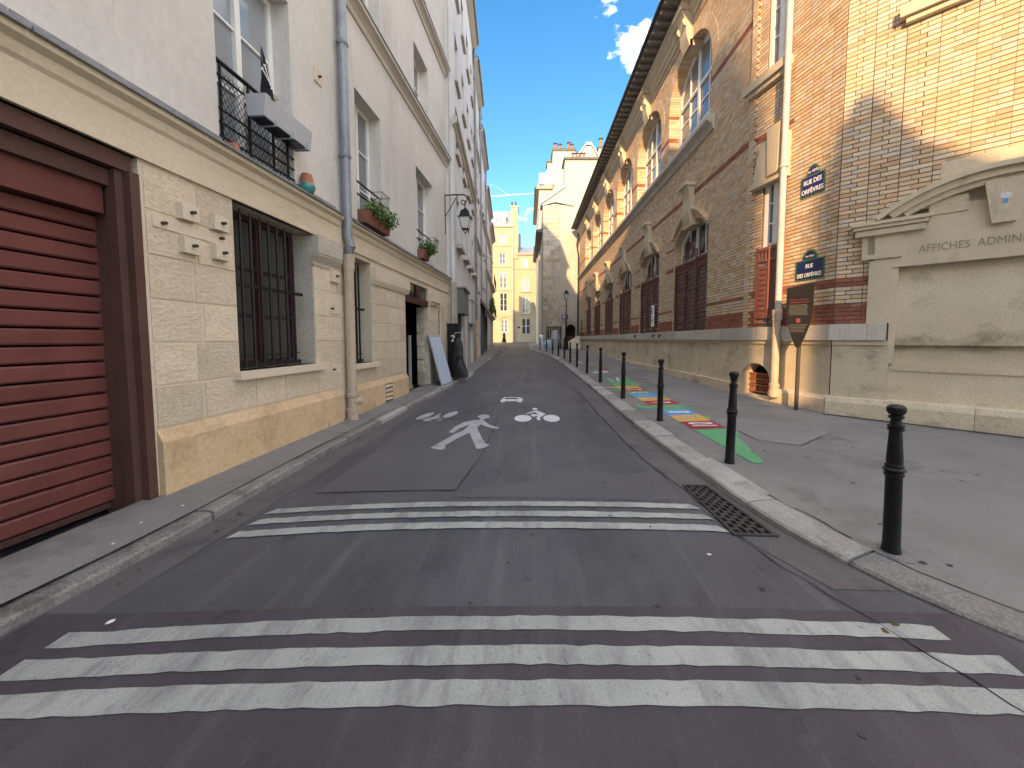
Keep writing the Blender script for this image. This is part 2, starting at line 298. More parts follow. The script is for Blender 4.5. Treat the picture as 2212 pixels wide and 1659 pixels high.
def wall(mb, x0, x1, z0, z1, holes=(), y=0, reveal=.25, back=None):
    xs = sorted({x0, x1, *[min(max(h[k], x0), x1) for h in holes for k in ('x0', 'x1')]})
    zs = sorted({z0, z1, *[min(max(h[k], z0), z1) for h in holes for k in ('z0', 'z1')]})
    for a, b in zip(xs, xs[1:]):
        for c, d in zip(zs, zs[1:]):
            mx_, mz = (a+b)/2, (c+d)/2
            if any(h['x0'] < mx_ < h['x1'] and h['z0'] < mz < h['z1'] for h in holes): continue
            mb.quad((a, y, c), (b, y, c), (b, y, d), (a, y, d))
    for h in holes:
        if h.get('rise'):
            n = 18; xc = (h['x0']+h['x1'])/2; hw = (h['x1']-h['x0'])/2
            px = [xc-hw*math.cos(math.pi*i/n) for i in range(n+1)]
            for a, b in zip(px, px[1:]):
                mb.quad((a, y, arch_z(h, a)), (b, y, arch_z(h, b)), (b, y, h['z1']), (a, y, h['z1']))
        if reveal:
            o = outline(h); n = len(o); rv = h.get('reveal', reveal)
            for i in range(n):
                (ax, az), (bx, bz) = o[i], o[(i+1) % n]
                mb.quad((ax, y, az), (ax, y+rv, az), (bx, y+rv, bz), (bx, y, bz))
    return mb
def pane_poly(h, xa, xb, za, zb, ins=0):
    n = 6 if h.get('rise') else 1
    top = []
    for i in range(n+1):
        x = xb+(xa-xb)*i/n; top.append((x, min(zb, arch_z(h, x)-ins)))
    if max(t[1] for t in top) < za+.03: return None
    return [(xa, za), (xb, za)]+[(x, max(z, za+.001)) for x, z in top]
def window(parent, h, y, cols=2, rows=3, fr=.07, bar=.03, m='white_joinery', glass='glass', M=None, curtain=None, mull=None, name='window', transom=None, depth=.06):
    """frame as the part, every pane a sub-part"""
    x0, x1, z0, z1 = h['x0'], h['x1'], h['z0'], h['z1']; mb = MB()
    o = outline(h); xc, zc = (x0+x1)/2, (z0+z1)/2
    ins = []
    for (px, pz) in o:
        ix = min(max(px, x0+fr), x1-fr); iz = max(pz, z0+fr*1.3)
        if pz > z0+1e-4: iz = max(z0+fr*1.3, min(pz-fr if not h.get('rise') else arch_z(h, ix)-fr, 99))
        ins.append((ix, iz))
    n = len(o)
    for i in range(n):
        a, b, c, d = o[i], o[(i+1) % n], ins[(i+1) % n], ins[i]
        mb.quad((a[0], y, a[1]), (b[0], y, b[1]), (c[0], y, c[1]), (d[0], y, d[1]))
        mb.quad((d[0], y, d[1]), (c[0], y, c[1]), (c[0], y+depth, c[1]), (d[0], y+depth, d[1]))
    mw = mull or fr*1.1
    top = arch_z(h, xc)-fr
    if cols >= 2: mb.box(xc-mw/2, xc+mw/2, y-.012, y+depth, z0+fr, top)
    zt = transom
    if zt: mb.box(x0+fr*.6, x1-fr*.6, y-.018, y+depth, zt-.05, zt+.05)
    cx = [x0+fr+(x1-x0-2*fr)*i/cols for i in range(cols+1)]
    base = z0+fr*1.3; tt = z1-fr
    rz = [base+(tt-base)*i/rows for i in range(rows+1)]
    if zt:
        lo = max(1, rows-1); rz = [base+(zt-base)*i/lo for i in range(lo)]+[zt]+[zt+(tt-zt)*(i+1) for i in range(1)]
    for i, c in enumerate(cx[1:-1], 1):
        if cols == 2: continue
        zz = arch_z(h, c)-fr*.8; mb.box(c-bar/2, c+bar/2, y+.006, y+depth-.01, base-.01, zz)
    for r_ in rz[1:-1]:
        hwid = arch_half(h, r_); mb.box(max(x0, xc-hwid)+fr*.6, min(x1, xc+hwid)-fr*.6, y+.008, y+depth-.012, r_-bar/2, r_+bar/2)
    w = mb.build(name, m, parent, M)
    for i in range(cols):
        for j in range(len(rz)-1):
            p = pane_poly(h, cx[i]+.004, cx[i+1]-.004, rz[j]+.004, rz[j+1]-.004, fr*.7)
            if not p: continue
            ym = y+depth*.6+rnd.uniform(0, .004); t1 = rnd.uniform(-.006, .006)
            MB().add([(a, ym+t1*(a-xc), b) for a, b in p], [tuple(range(len(p)))]).build('pane', glass, w)
    if curtain:
        MB().quad((x0+.03, y+.2, z0+.05), (x1-.03, y+.2, z0+.05), (x1-.03, y+.2, z1-.06), (x0+.03, y+.2, z1-.06)).build('curtain', curtain, w)
    return w
def backing(mb, h, y):
    o = outline(h); mb.add([(a, y, b) for a, b in o], [tuple(range(len(o)))])
# ================================================================ ground
ZP = [(-60, -.3), (0, 0), (2, .03), (4.4, .08), (6.5, .11), (8.7, .16), (11.6, .19), (14.4, .22), (17, .26), (19.6, .3), (22.4, .35), (33, .55), (57, .9), (65, 1.05), (120, 1.6), (400, 1.6)]
def lerp_tab(tab, t):
    if t <= tab[0][0]: return tab[0][1]
    for (a, b), (c, d) in zip(tab, tab[1:]):
        if t <= c: return b+(d-b)*(t-a)/(c-a)
    return tab[-1][1]
def zr(Y): return lerp_tab(ZP, Y)
def zroad(X, Y): return zr(Y)+.045*max(0, 1-(X/2.3)**2)
KR = [(9, .1), (5.6, .45), (4.2, .8), (3.3, 1.25), (2.85, 1.6), (2.57, 1.89), (2.46, 2.06), (2.31, 2.29), (2.16, 2.65), (2.08, 2.9), (2.0, 3.2), (1.95, 3.6), (1.91, 4.1), (1.86, 4.7), (1.84, 5.2), (1.81, 6.1), (1.79, 7.3), (1.79, 9), (1.8, 11), (1.8, 13), (1.76, 17), (1.7, 20), (1.6, 23), (1.4, 26), (1.05, 29), (.7, 31.5), (.4, 33.5), (.2, 35.3), (.12, 37), (.14, 41), (.2, 50), (.25, 58)]
KL = [(-2.95, -6), (-2.86, 0), (-2.79, 1.97), (-2.73, 2.5), (-2.69, 3.15), (-2.64, 4.9), (-2.55, 6.6), (-2.35, 9.66), (-2.16, 13.2), (-2.12, 15), (-2.14, 20), (-2.18, 28), (-2.25, 38), (-2.32, 43.5), (-2.6, 45.2), (-3.4, 46.2), (-8, 46.8)]
def kh(Y): return lerp_tab([(1.5, .03), (2.2, .035), (2.9, .06), (3.8, .1), (60, .1)], Y)
def khl(Y): return lerp_tab([(-6, .07), (3, .08), (8, .09), (60, .1)], Y)
def struct(o): o['kind'] = 'structure'; return o
# far ground to the horizon and the asphalt carriageway
g = MB(); ys = [-80, -40, -20, 0, 20, 40, 60, 80, 120, 250, 600]; xs = [-600, -100, -30, 0, 30, 100, 600]
for a, b in zip(ys, ys[1:]):
    for c, d in zip(xs, xs[1:]): g.quad((c, a, zr(a)-.06), (d, a, zr(a)-.06), (d, b, zr(b)-.06), (c, b, zr(b)-.06))
struct(g.build('ground', 'mastic'))
def sheet(name, m, ys, xs, zf, off=0):
    mb = MB(); nx = len(xs)
    mb.v = [(x, y, zf(x, y)+off) for y in ys for x in xs]; mb.c = [(1, 1, 1)]*len(mb.v)
    mb.f = [(j*nx+i, j*nx+i+1, (j+1)*nx+i+1, (j+1)*nx+i) for j in range(len(ys)-1) for i in range(nx-1)]
    return mb.build(name, m, smooth=True)
YS = [-12+.5*i for i in range(48)]+[12+1.0*i for i in range(60)]
XS = [-16, -8, -4]+[-3+.25*i for i in range(25)]+[4, 6, 9, 16]
struct(sheet('road', 'asphalt', YS, XS, zroad))
def poly_sheet(mb, pts, zf, off, maxx=None):
    mb.add([(x, y, zf(x, y)+off) for x, y in pts], [tuple(range(len(pts)))])
def strip_x(mb, x0, x1, ylo, yhi, zf, off, skew=(0, 0), n=18, wob=.006):
    """painted strip across the road, split so it follows the camber"""
    L0 = []; L1 = []
    for i in range(n+1):
        t = i/n
        L0.append((x0+(x1-x0)*t, ylo(t)+rnd.uniform(-wob, wob))); L1.append((x0+skew[0]+(x1+skew[1]-x0-skew[0])*t, yhi(t)+rnd.uniform(-wob, wob)))
    for i in range(n):
        q = [L0[i], L0[i+1], L1[i+1], L1[i]]
        mb.add([(x, y, zf(x, y)+off) for x, y in q], [(0, 1, 2, 3)])
# dark resin surfacing of the raised crossing, patches and gutters
mb = MB(); strip_x(mb, -2.7, 2.55, lambda t: -2.0, lambda t: 2.9+.15*math.sin(t*9), zroad, .004, n=24, wob=.03)
yy = [-2+.41*i for i in range(11)]
mb = MB()
for a, b in zip(yy, yy[1:]):
    strip_x(mb, -2.76, 2.5, lambda t, a=a: a, lambda t, b=b: b, zroad, .004, n=20, wob=0)
struct(mb.build('resin_surface', 'resin_surface'))
def drape(pts, n): # subdivide a closed polygon outline
    out = []
    for (a, b), (c, d) in zip(pts, pts[1:]+pts[:1]):
        k = max(1, int(math.hypot(c-a, d-b)/n))
        out += [(a+(c-a)*i/k, b+(d-b)*i/k) for i in range(k)]
    return out
def draped(name, m, pts, zf, off, cell=.3):
    """fill an outline with a fan-free grid fill that follows the ground"""
    bm = bmesh.new(); vs = [bm.verts.new((x, y, 0)) for x, y in pts]; f = bm.faces.new(vs)
    x0, x1 = min(p[0] for p in pts), max(p[0] for p in pts); y0, y1 = min(p[1] for p in pts), max(p[1] for p in pts)
    k = x0+cell
    while k < x1:
        bmesh.ops.bisect_plane(bm, geom=bm.verts[:]+bm.edges[:]+bm.faces[:], plane_co=(k, 0, 0), plane_no=(1, 0, 0)); k += cell
    k = y0+cell*2
    while k < y1:
        bmesh.ops.bisect_plane(bm, geom=bm.verts[:]+bm.edges[:]+bm.faces[:], plane_co=(0, k, 0), plane_no=(0, 1, 0)); k += cell*2
    bmesh.ops.recalc_face_normals(bm, faces=bm.faces[:])
    for v in bm.verts: v.co.z = zf(v.co.x, v.co.y)+off
    for f in bm.faces:
        if f.normal.z < 0: f.normal_flip()
    me = bpy.data.meshes.new(name); bm.to_mesh(me); bm.free(); me.materials.append(MATS[m])
    return link(name, me)
PATCH = [(-2.02, 5.9), (-1.97, 6.64), (-1.68, 6.81), (-.53, 6.8), (-.55, 6.03), (-.57, 5.36), (-.6, 4.57), (-.72, 3.71), (-2.1, 3.72)]
struct(draped('road_patch', 'asphalt_patch', PATCH, zroad, .004))
WAVE = [(-.7, 3.55), (1.45, 3.5), (1.45, 4.2), (1.2, 4.2), (.95, 4.16), (.7, 4.2), (.5, 4.13), (.34, 4.01), (.1, 3.98), (-.15, 3.86), (-.45, 3.8)]
struct(draped('road_patch', 'asphalt_patch', WAVE, zroad, .003))
def ribbon(name, m, path, w0, w1, zf, off, wob=0, parent=None):
    mb = MB(); vs = []
    for i, (x, y) in enumerate(path):
        vs += [(x+w0+rnd.uniform(-wob, wob), y), (x+w1+rnd.uniform(-wob, wob), y)]
    mb.v = [(x, y, zf(x, y)+off) for x, y in vs]; mb.c = [(1, 1, 1)]*len(vs)
    mb.f = [(2*i, 2*i+1, 2*i+3, 2*i+2) for i in range(len(path)-1)]
    return mb.build(name, m, parent)
def dens(path, step=.5):
    out = []
    for (a, b), (c, d) in zip(path, path[1:]):
        k = max(1, int(math.hypot(c-a, d-b)/step)); out += [(a+(c-a)*i/k, b+(d-b)*i/k) for i in range(k)]
    return out+[path[-1]]
KRm = [p for p in KR if p[1] > 2.2 and p[1] < 45]
struct(ribbon('gutter_strip', 'gutter', dens(KRm), -.42, -.002, zroad, .0035))
KLm = [p for p in KL if p[1] < 44]
struct(ribbon('gutter_strip', 'gutter', dens(KLm), .002, .3, zroad, .0035))
def crack(name, path, w, zf, off, jit=.012, parent=None):
    pts = []
    for (a, b), (c, d) in zip(path, path[1:]):
        k = max(2, int(math.hypot(c-a, d-b)/.12)); pts += [(a+(c-a)*i/k, b+(d-b)*i/k) for i in range(k)]
    pts.append(path[-1]); mb = MB(); vs = []
    for i, (x, y) in enumerate(pts):
        a = pts[max(0, i-1)]; b = pts[min(len(pts)-1, i+1)]; d = math.hypot(b[0]-a[0], b[1]-a[1]) or 1
        nx, ny = -(b[1]-a[1])/d, (b[0]-a[0])/d; j = rnd.uniform(-jit, jit); ww = w*rnd.uniform(.4, 1.3)
        vs += [(x+nx*(j-ww), y+ny*(j-ww)), (x+nx*(j+ww), y+ny*(j+ww))]
    mb.v = [(x, y, zf(x, y)+off) for x, y in vs]; mb.c = [(1, 1, 1)]*len(vs)
    mb.f = [(2*i+1, 2*i, 2*i+2, 2*i+3) for i in range(len(pts)-1)]
    return struct(mb.build(name, 'crack', parent))
crack('road_crack', [(-.72, 3.71), (-.6, 4.57), (-.57, 5.36), (-.55, 6.03), (-.53, 6.8), (-1.68, 6.81), (-1.97, 6.64)], .004, zroad, .008)
crack('road_crack', [(-2.1, 3.72), (-.72, 3.71)], .004, zroad, .008, .003)
crack('road_crack', [(1.23, 14.6), (1.36, 7.6), (1.39, 5.5), (1.43, 4.64), (1.55, 3.88), (1.62, 3.0), (1.72, 2.5), (1.95, 1.9), (2.2, 1.2)], .005, zroad, .009)
crack('road_crack', [(1.86, 5.0), (1.7, 5.05), (1.55, 5.02)], .004, zroad, .009)
# ---- pavements
def offset(path, d):
    out = []
    for i, (x, y) in enumerate(path):
        a = path[max(0, i-1)]; b = path[min(len(path)-1, i+1)]; l = math.hypot(b[0]-a[0], b[1]-a[1])
        out.append((x+(b[1]-a[1])/l*d, y-(b[0]-a[0])/l*d))
    return out
KRi = offset(KR, .285)
def wallx(p):
    x, y = p
    if y > 37.4: return (max(x+.1, 1.45), y)
    if y > 7.5: return (5.3, y)
    if y > 2.9: return (5.6+.0*(7.5-y), y+ (7.5-y)*.35)
    if y > 1.7: return (5.7+(2.9-y)*1.0, 4.4+(2.9-y)*-.2+.7)
    return (7.2+(1.7-y)*1.6, 4.6-(1.7-y)*.6)
def zsw(x, y):  # right pavement surface
    # distance from the kerb decides the cross fall
    kx = lerp_tab([(p[1], p[0]) for p in KR[::1]], y) if y > 2 else 2.5
    return zr(y)+kh(max(y, 2.6) if x > 2.9 else y)+.018*max(0, min(3, x-kx-.3))
P1 = (5.0, 8.9); P2 = (5.433, 6.862); P3 = (8.3, 3.995)
PRO = [(p[0], p[1]) for p in dens(KRi, .6)]+[(1.6, 58), (1.6, 38.2), (5.3, 38.2), (5.3, 8.7), (5.75, 6.8), (8.7, 4.0), (13, 3.6), (13, .35)]
struct(draped('pavement_right', 'mastic', PRO, zsw, 0, .45))
struct(draped('pavement_patch', 'mastic_light', [(3.14, 6.5), (3.79, 6.53), (4.3, 6.1), (4.42, 5.55), (3.55, 4.95), (3.17, 5.2)], zsw, .004, .4))
struct(draped('pavement_patch', 'mastic_light', [(3.3, 7.65), (4.3, 7.7), (4.9, 7.5), (4.85, 9.6), (4.7, 13), (3.9, 12.8), (3.5, 10)], zsw, .003, .4))
crack('pavement_crack', [(3.12, 7.6), (4.14, 7.66), (4.8, 7.5)], .004, zsw, .007)
crack('pavement_crack', [(3.19, 5.75), (3.15, 5.13), (3.53, 4.9), (4.4, 5.5)], .004, zsw, .008)
crack('pavement_crack', [(2.24, 3.5), (2.3, 3.3), (2.4, 3.02), (2.44, 2.8)], .007, zsw, .006, .02)
LP = (-3.5, 0.0); LU = (.0639, .998)
def lx(y): return -3.5+.064*y if y < 12.95 else -2.43-.05*(y-12.95)
KLi = offset(KL, -.13)
def zsl(x, y): return zr(y)+khl(y)+.07*max(0, min(1, (-2.75+.055*y*.6-x)/.6))
mb = MB(); pin = dens([p for p in KLi if p[1] < 46], .45); rows = []
for p in pin:
    wx = min(lx(p[1]), p[0]-.02)-.05; rows.append([(p[0]+(wx-p[0])*t/4, p[1]) for t in range(5)])
for r_ in rows: mb.v += [(x, y, zsl(x, y)) for x, y in r_]
mb.c = [(1, 1, 1)]*len(mb.v)
mb.f = [(j*5+i+1, j*5+i, (j+1)*5+i, (j+1)*5+i+1) for j in range(len(rows)-1) for i in range(4)]
struct(mb.build('pavement_left', 'mastic', smooth=True))
mb = MB(); mb.add([(x, y, zr(y)+.1) for x, y in [(-14, 46.9), (-3.3, 46.4), (-2.4, 45.3), (-2.5, 43), (-14, 43)]], [(4, 3, 2, 1, 0)]); struct(mb.build('pavement_corner', 'mastic'))
crack('pavement_crack', [(-3.5, 2.3), (-3.4, 2.84), (-3.33, 3.3)], .005, zsl, .006)
for yk in (5.6, 7.9, 9.9): crack('pavement_crack', [(lx(yk)+.02, yk), (-2.7+.05*(yk-5), yk+.06)], .004, zsl, .005)
# ---- kerb stones, each its own piece
def kerb(name, path, width, hf, side, seed, step):
    rr = random.Random(seed); root = bpy.data.objects.new(name, None); COL.objects.link(root); root['kind'] = 'structure'
    cum = [0]
    for a, b in zip(path, path[1:]): cum.append(cum[-1]+math.hypot(b[0]-a[0], b[1]-a[1]))
    def at(s):
        for i in range(len(cum)-1):
            if s <= cum[i+1] or i == len(cum)-2:
                t = (s-cum[i])/(cum[i+1]-cum[i]); a, b = path[i], path[i+1]; l = cum[i+1]-cum[i]
                return a[0]+(b[0]-a[0])*t, a[1]+(b[1]-a[1])*t, (b[1]-a[1])/l*side, -(b[0]-a[0])/l*side
    s = 0
    while s < cum[-1]-.2:
        ln = min(rr.uniform(*step), cum[-1]-s); mb = MB(); n = 4; prof = []
        dz = rr.uniform(-.006, .006); w = width*rr.uniform(.97, 1.04); new = False
        for i in range(n+1):
            x, y, nx, ny = at(s+.009+(ln-.018)*i/n); h = hf(y); zb = zr(y); j = rr.uniform(-.006, .006)
            pr = [(j, -.05), (j-.002, h-.02), (j+.016, h-.003), (w*.5, h+.003), (w, h+.002), (w, -.05)]
            prof.append([(x+nx*a, y+ny*a, zb+b+(dz if b > 0 else 0)) for a, b in pr])
        for p in prof: mb.v += p
        mb.c = [(1, 1, 1)]*len(mb.v); m_ = 6
        for i in range(n):
            for k in range(m_-1): mb.f.append((i*m_+k, i*m_+k+1, (i+1)*m_+k+1, (i+1)*m_+k) if side < 0 else (i*m_+k, (i+1)*m_+k, (i+1)*m_+k+1, i*m_+k+1))
        mb.f += [tuple(range(m_)), tuple(range(n*m_+m_-1, n*m_-1, -1))]
        xm, ym = at(s+ln/2)[:2]
        me = 'granite'
        if side > 0 and 4.25 < ym < 5.0: me = 'granite_new'
        elif rr.random() < (.3 if side > 0 else .75): me = 'kerb_dark'
        mb.build('kerb_stone', me, root); s += ln
    return root
kerb('kerb_right', KR, .31, kh, 1, 3, (.75, 1.15)); kerb('kerb_left', KL, .17, khl, -1, 4, (.9, 1.6))
# ---- crossing bars
def bar(label, x0, x1, y0, y1, sk, sag):
    mb = MB(); strip_x(mb, x0, x1, lambda t: y0-sag*(2*t-1)**2*(1 if t < .5 else .3), lambda t: y1-sag*(2*t-1)**2*(1 if t < .5 else .3), zroad, .0085, sk, 60)
    return tag(mb.build('crossing_bar', 'road_paint'), label, 'road marking', 'white bars painted across the raised crossing')
bar('long white bar across the road, last of the three before the purple resin', -2.45, 2.32, 1.51, 1.63, (-.12, .1), .03)
bar('long white bar across the road between two other long bars', -2.46, 2.32, 1.71, 1.82, (0, .02), .04)
bar('long white bar across the road, on the walking man side of its three', -2.45, 2.2, 1.92, 2.02, (0, .0), .07)
bar('thin white bar nearest the long bars, ending by the drain grate corner', -2.35, 1.6, 2.965, 3.065, (.03, -.06), .07)
bar('thin white bar between two thin bars beside the drain grate', -2.33, 1.57, 3.16, 3.255, (.05, -.06), .06)
bar('thin white bar on the walking man side of the three by the grate', -2.32, 1.54, 3.35, 3.445, (.06, -.07), .06)
# ---- road symbols
def symbol(name, label, polys, m='sign_white', cat='road marking'):
    bm = bmesh.new()
    for p in polys:
        f = bm.faces.new([bm.verts.new((x, y, zroad(x, y)+.0095)) for x, y in p])
    bmesh.ops.triangulate(bm, faces=bm.faces[:])
    for f in bm.faces:
        f.normal_update()
        if f.normal.z < 0: f.normal_flip()
    me = bpy.data.meshes.new(name); bm.to_mesh(me); bm.free(); me.materials.append(MATS[m])
    return tag(link(name, me), label, cat)
PED = [(-.93, 7.02), (-.91, 7.16), (-.82, 7.22), (-.74, 7.15), (-.7, 7.04), (-.71, 6.9), (-.78, 6.84), (-.79, 6.76), (-.66, 6.43), (-.55, 6.28), (-.48, 6.23), (-.46, 6.18), (-.5, 6.12), (-.57, 6.15), (-.71, 6.31), (-.79, 6.44), (-.83, 6.2), (-.68, 5.59), (-.59, 5.28), (-.54, 5.26), (-.53, 5.2), (-.59, 5.08), (-.68, 5.03), (-.69, 5.07), (-.82, 5.55), (-.91, 5.89), (-1.02, 5.61), (-1.14, 5.25), (-1.11, 5.07), (-1.16, 5.02), (-1.32, 5.12), (-1.23, 5.44), (-1.13, 5.8), (-1.02, 6.05), (-.98, 6.45), (-1.12, 6.17), (-1.15, 5.93), (-1.21, 5.9), (-1.24, 5.99), (-1.21, 6.29), (-1.12, 6.58), (-.98, 6.76), (-.86, 6.78), (-.86, 6.89)]
symbol('walking_man_marking', 'white striding walking man symbol painted on the grey asphalt patch', [PED], 'paint_worn')
def ell(cx, cy, rx, ry, sh=0, n=20): return [(cx+rx*math.cos(6.2832*i/n)+sh*math.sin(6.2832*i/n), cy+ry*math.sin(6.2832*i/n)) for i in range(n)]
symbol('bicycle_marking', 'white cyclist symbol with two solid wheels painted on the road', [ell(-.085, 6.87, .155, .27), ell(.43, 6.88, .15, .28), ell(.145, 7.7, .055, .09),
    [(-.04, 7.26), (.12, 7.5), (.16, 7.56), (.27, 7.39), (.34, 7.22), (.22, 6.92), (.23, 6.72), (.17, 6.72), (.16, 6.92), (.2, 7.09), (.1, 6.99), (.05, 7.16), (.07, 7.2), (.2, 7.21), (.15, 7.4), (-.02, 7.23)]])
symbol('bicycle_marking', 'half erased white cyclist symbol painted beside the left kerb', [ell(-1.94, 7.2, .105, .29, .06), ell(-1.47, 7.26, .1, .28, .05), [(-1.89, 6.88), (-1.84, 7.01), (-1.76, 7.1), (-1.71, 7.39), (-1.67, 7.34), (-1.68, 7.13), (-1.61, 7.08), (-1.62, 6.98), (-1.75, 6.86), (-1.72, 6.76), (-1.86, 6.76)], [(-1.66, 6.79), (-1.55, 6.89), (-1.52, 6.86), (-1.56, 6.8)]], 'paint_worn')
symbol('car_marking', 'white car symbol painted on the road beyond the cyclist symbol', [[(-.6, 8.43), (-.62, 8.71), (-.59, 8.83), (-.54, 8.82), (-.2, 8.81), (-.11, 8.81), (-.11, 8.69), (-.14, 8.42), (-.22, 8.42), (-.23, 8.55), (-.51, 8.56), (-.51, 8.43)], [(-.59, 8.83), (-.57, 9.09), (-.51, 9.13), (-.52, 9.03), (-.54, 8.82)], [(-.51, 9.13), (-.23, 9.1), (-.25, 9.0), (-.52, 9.03)], [(-.23, 9.1), (-.17, 9.05), (-.11, 8.81), (-.2, 8.81), (-.25, 9.0)]])
# ---- hopscotch crocodile on the right pavement
hs = thing('hopscotch', 'painted crocodile hopscotch with coloured squares numbered 1 to 10 on the pavement', 'hopscotch', (0, 0, 0))
def hcell(name, m, pts, off=.005):
    o = draped(name, m, pts, zsw, off, .3); o.parent = hs; return o
HY = [5.86, 6.36, 6.84, 7.31, 7.78, 8.25, 8.68, 9.2, 9.6, 10.12, 10.62]; HL = [2.55, 2.54, 2.54, 2.54, 2.5, 2.49, 2.47, 2.45, 2.44, 2.43, 2.43]; HR = [3.09, 3.09, 3.1, 3.09, 3.14, 3.13, 3.09, 3.08, 3.05, 3.03, 3.05]
HC = ['red', 'yellow', 'blue', 'green', 'red', 'yellow', 'blue', 'green', 'red', 'yellow']
for i in range(10):
    hcell('square', 'play_'+HC[i], [(HL[i], HY[i]), (HR[i], HY[i]+.04), (HR[i+1], HY[i+1]+.04), (HL[i+1], HY[i+1])])
    me = text_mesh(str(10-i), .56, 0, sx=.8, bold=.01)
    me.transform(Matrix.Rotation(R(90), 4, 'Z'))
    cx, cy = (HL[i]+HR[i])/2+.19, (HY[i]+HY[i+1])/2+.02
    for v in me.vertices:
        v.co.x = cx+v.co.x*.98; v.co.y = cy+v.co.y*.7; v.co.z = zsw(v.co.x, v.co.y)+.009
    me.materials.clear(); me.materials.append(MATS['play_white' if i in (0, 2, 4, 7, 8) else 'play_pale']); link('number', me, hs)
hcell('tail', 'play_green', [(2.55, 5.82), (2.57, 4.33), (2.62, 4.29), (2.68, 4.3), (2.72, 4.36), (3.0, 5.45), (3.1, 5.58), (3.16, 5.66), (3.12, 5.74), (3.07, 5.76), (3.09, 5.88)])
hcell('head', 'play_green', [(2.43, 10.66), (2.5, 11.95), (2.48, 12.67), (2.63, 12.7), (2.63, 11.6), (2.77, 11.6), (3.0, 12.84), (3.38, 12.84), (3.14, 11.58), (3.24, 11.3), (3.05, 10.7)])
hcell('foot', 'play_green', [(2.5, 7.45), (2.5, 7.7), (2.3, 7.72), (2.32, 7.9), (2.22, 7.88), (2.2, 7.62), (2.28, 7.48)]); hcell('foot', 'play_green', [(3.1, 7.36), (3.24, 7.42), (3.25, 7.55), (3.13, 7.62)])
hcell('foot', 'play_green', [(3.09, 8.7), (3.22, 8.75), (3.2, 8.9), (3.09, 8.95)]); hcell('foot', 'play_green', [(3.09, 6.5), (3.21, 6.56), (3.2, 6.68), (3.1, 6.78)])
hcell('foot', 'play_green', [(2.44, 9.75), (2.44, 9.98), (2.16, 10.02), (2.14, 9.85)]); hcell('foot', 'play_yellow', [(2.43, 10.3), (2.43, 10.45), (2.1, 10.55), (2.1, 10.42)]); hcell('foot', 'play_yellow', [(3.02, 10.8), (3.18, 10.85), (3.16, 11.0), (3.05, 11.05)])
for k in range(7): hcell('tooth', 'play_white', [(2.635, 11.7+k*.13), (2.635, 11.82+k*.13), (2.70, 11.75+k*.13)], .006)
for k in range(6): hcell('tooth', 'play_white', [(2.8+k*.035, 11.7+k*.18), (2.83+k*.035, 11.87+k*.18), (2.72+k*.035, 11.83+k*.18)], .006)
for i, (x, y, c, r_) in enumerate([(2.6, 14.6, 'white', .12), (2.95, 14.7, 'white', .14), (2.7, 16.6, 'red', .16), (3.2, 15.9, 'red', .2), (2.75, 17.5, 'pale', .1), (2.6, 19.6, 'white', .15), (2.6, 21.5, 'pale', .15), (3.0, 22.3, 'red', .18), (3.3, 24.5, 'red', .2)]):
    o = draped('pavement_dots', 'play_'+c, ell(x, y, r_, r_*1.6, 0, 12), zsw, .005, .6); tag(o, {'white': 'white worn round play dot painted on the school pavement', 'red': 'faded red play dot painted on the school pavement', 'pale': 'faint grey play dot on the school pavement'}[c], 'road marking', 'worn play dots past the crocodile '+c)
# ---- drain grate
dg = thing('drain_grate', 'rectangular cast iron drain grate in the gutter beside the right kerb', 'drain grate', (0, 0, 0))
GC = [(1.6, 2.89), (1.95, 2.89), (1.84, 3.86), (1.59, 3.86)]
def gp(u, v): # u across 0..1, v along 0..1
    a = (GC[0][0]+(GC[1][0]-GC[0][0])*u, GC[0][1]); b = (GC[3][0]+(GC[2][0]-GC[3][0])*u, GC[3][1])
    x, y = a[0]+(b[0]-a[0])*v, a[1]+(b[1]-a[1])*v; return x, y
mb = MB(); p = [gp(0, 0), gp(1, 0), gp(1, 1), gp(0, 1)]; mb.add([(x, y, zroad(x, y)+.005) for x, y in p], [(0, 1, 2, 3)]); mb.build('pit', 'void', dg)
def gbar(u0, u1, v0, v1, h=.02, name='bar'):
    mb = MB(); q = [gp(u0, v0), gp(u1, v0), gp(u1, v1), gp(u0, v1)]
    lo = [(x, y, zroad(x, y)+.004) for x, y in q]; hi = [(x, y, zroad(x, y)+.006+h) for x, y in q]
    mb.add(lo+hi, [(4, 5, 6, 7), (0, 1, 5, 4), (1, 2, 6, 5), (2, 3, 7, 6), (3, 0, 4, 7)]); return mb
f_ = MB()
for a in [(0, .07, 0, 1), (.9, 1, 0, 1), (.07, .9, 0, .025), (.07, .9, .975, 1)]:
    q = gbar(*a, h=.014); f_.add(q.v, q.f)
f_.build('frame', 'grate_iron', dg)
for i in range(1, 5): gbar(.07+.83*i/5-.025, .07+.83*i/5+.025, .026, .974, .010).build('bar', 'grate_iron', dg)
for i in range(5):
    for j in range(1, 10):
        v = (j+(.5 if i % 2 else 0))/10
        gbar(.07+.83*i/5+.026, .07+.83*(i+1)/5-.026, v-.018, v+.018, .010).build('bar', 'grate_iron', dg)
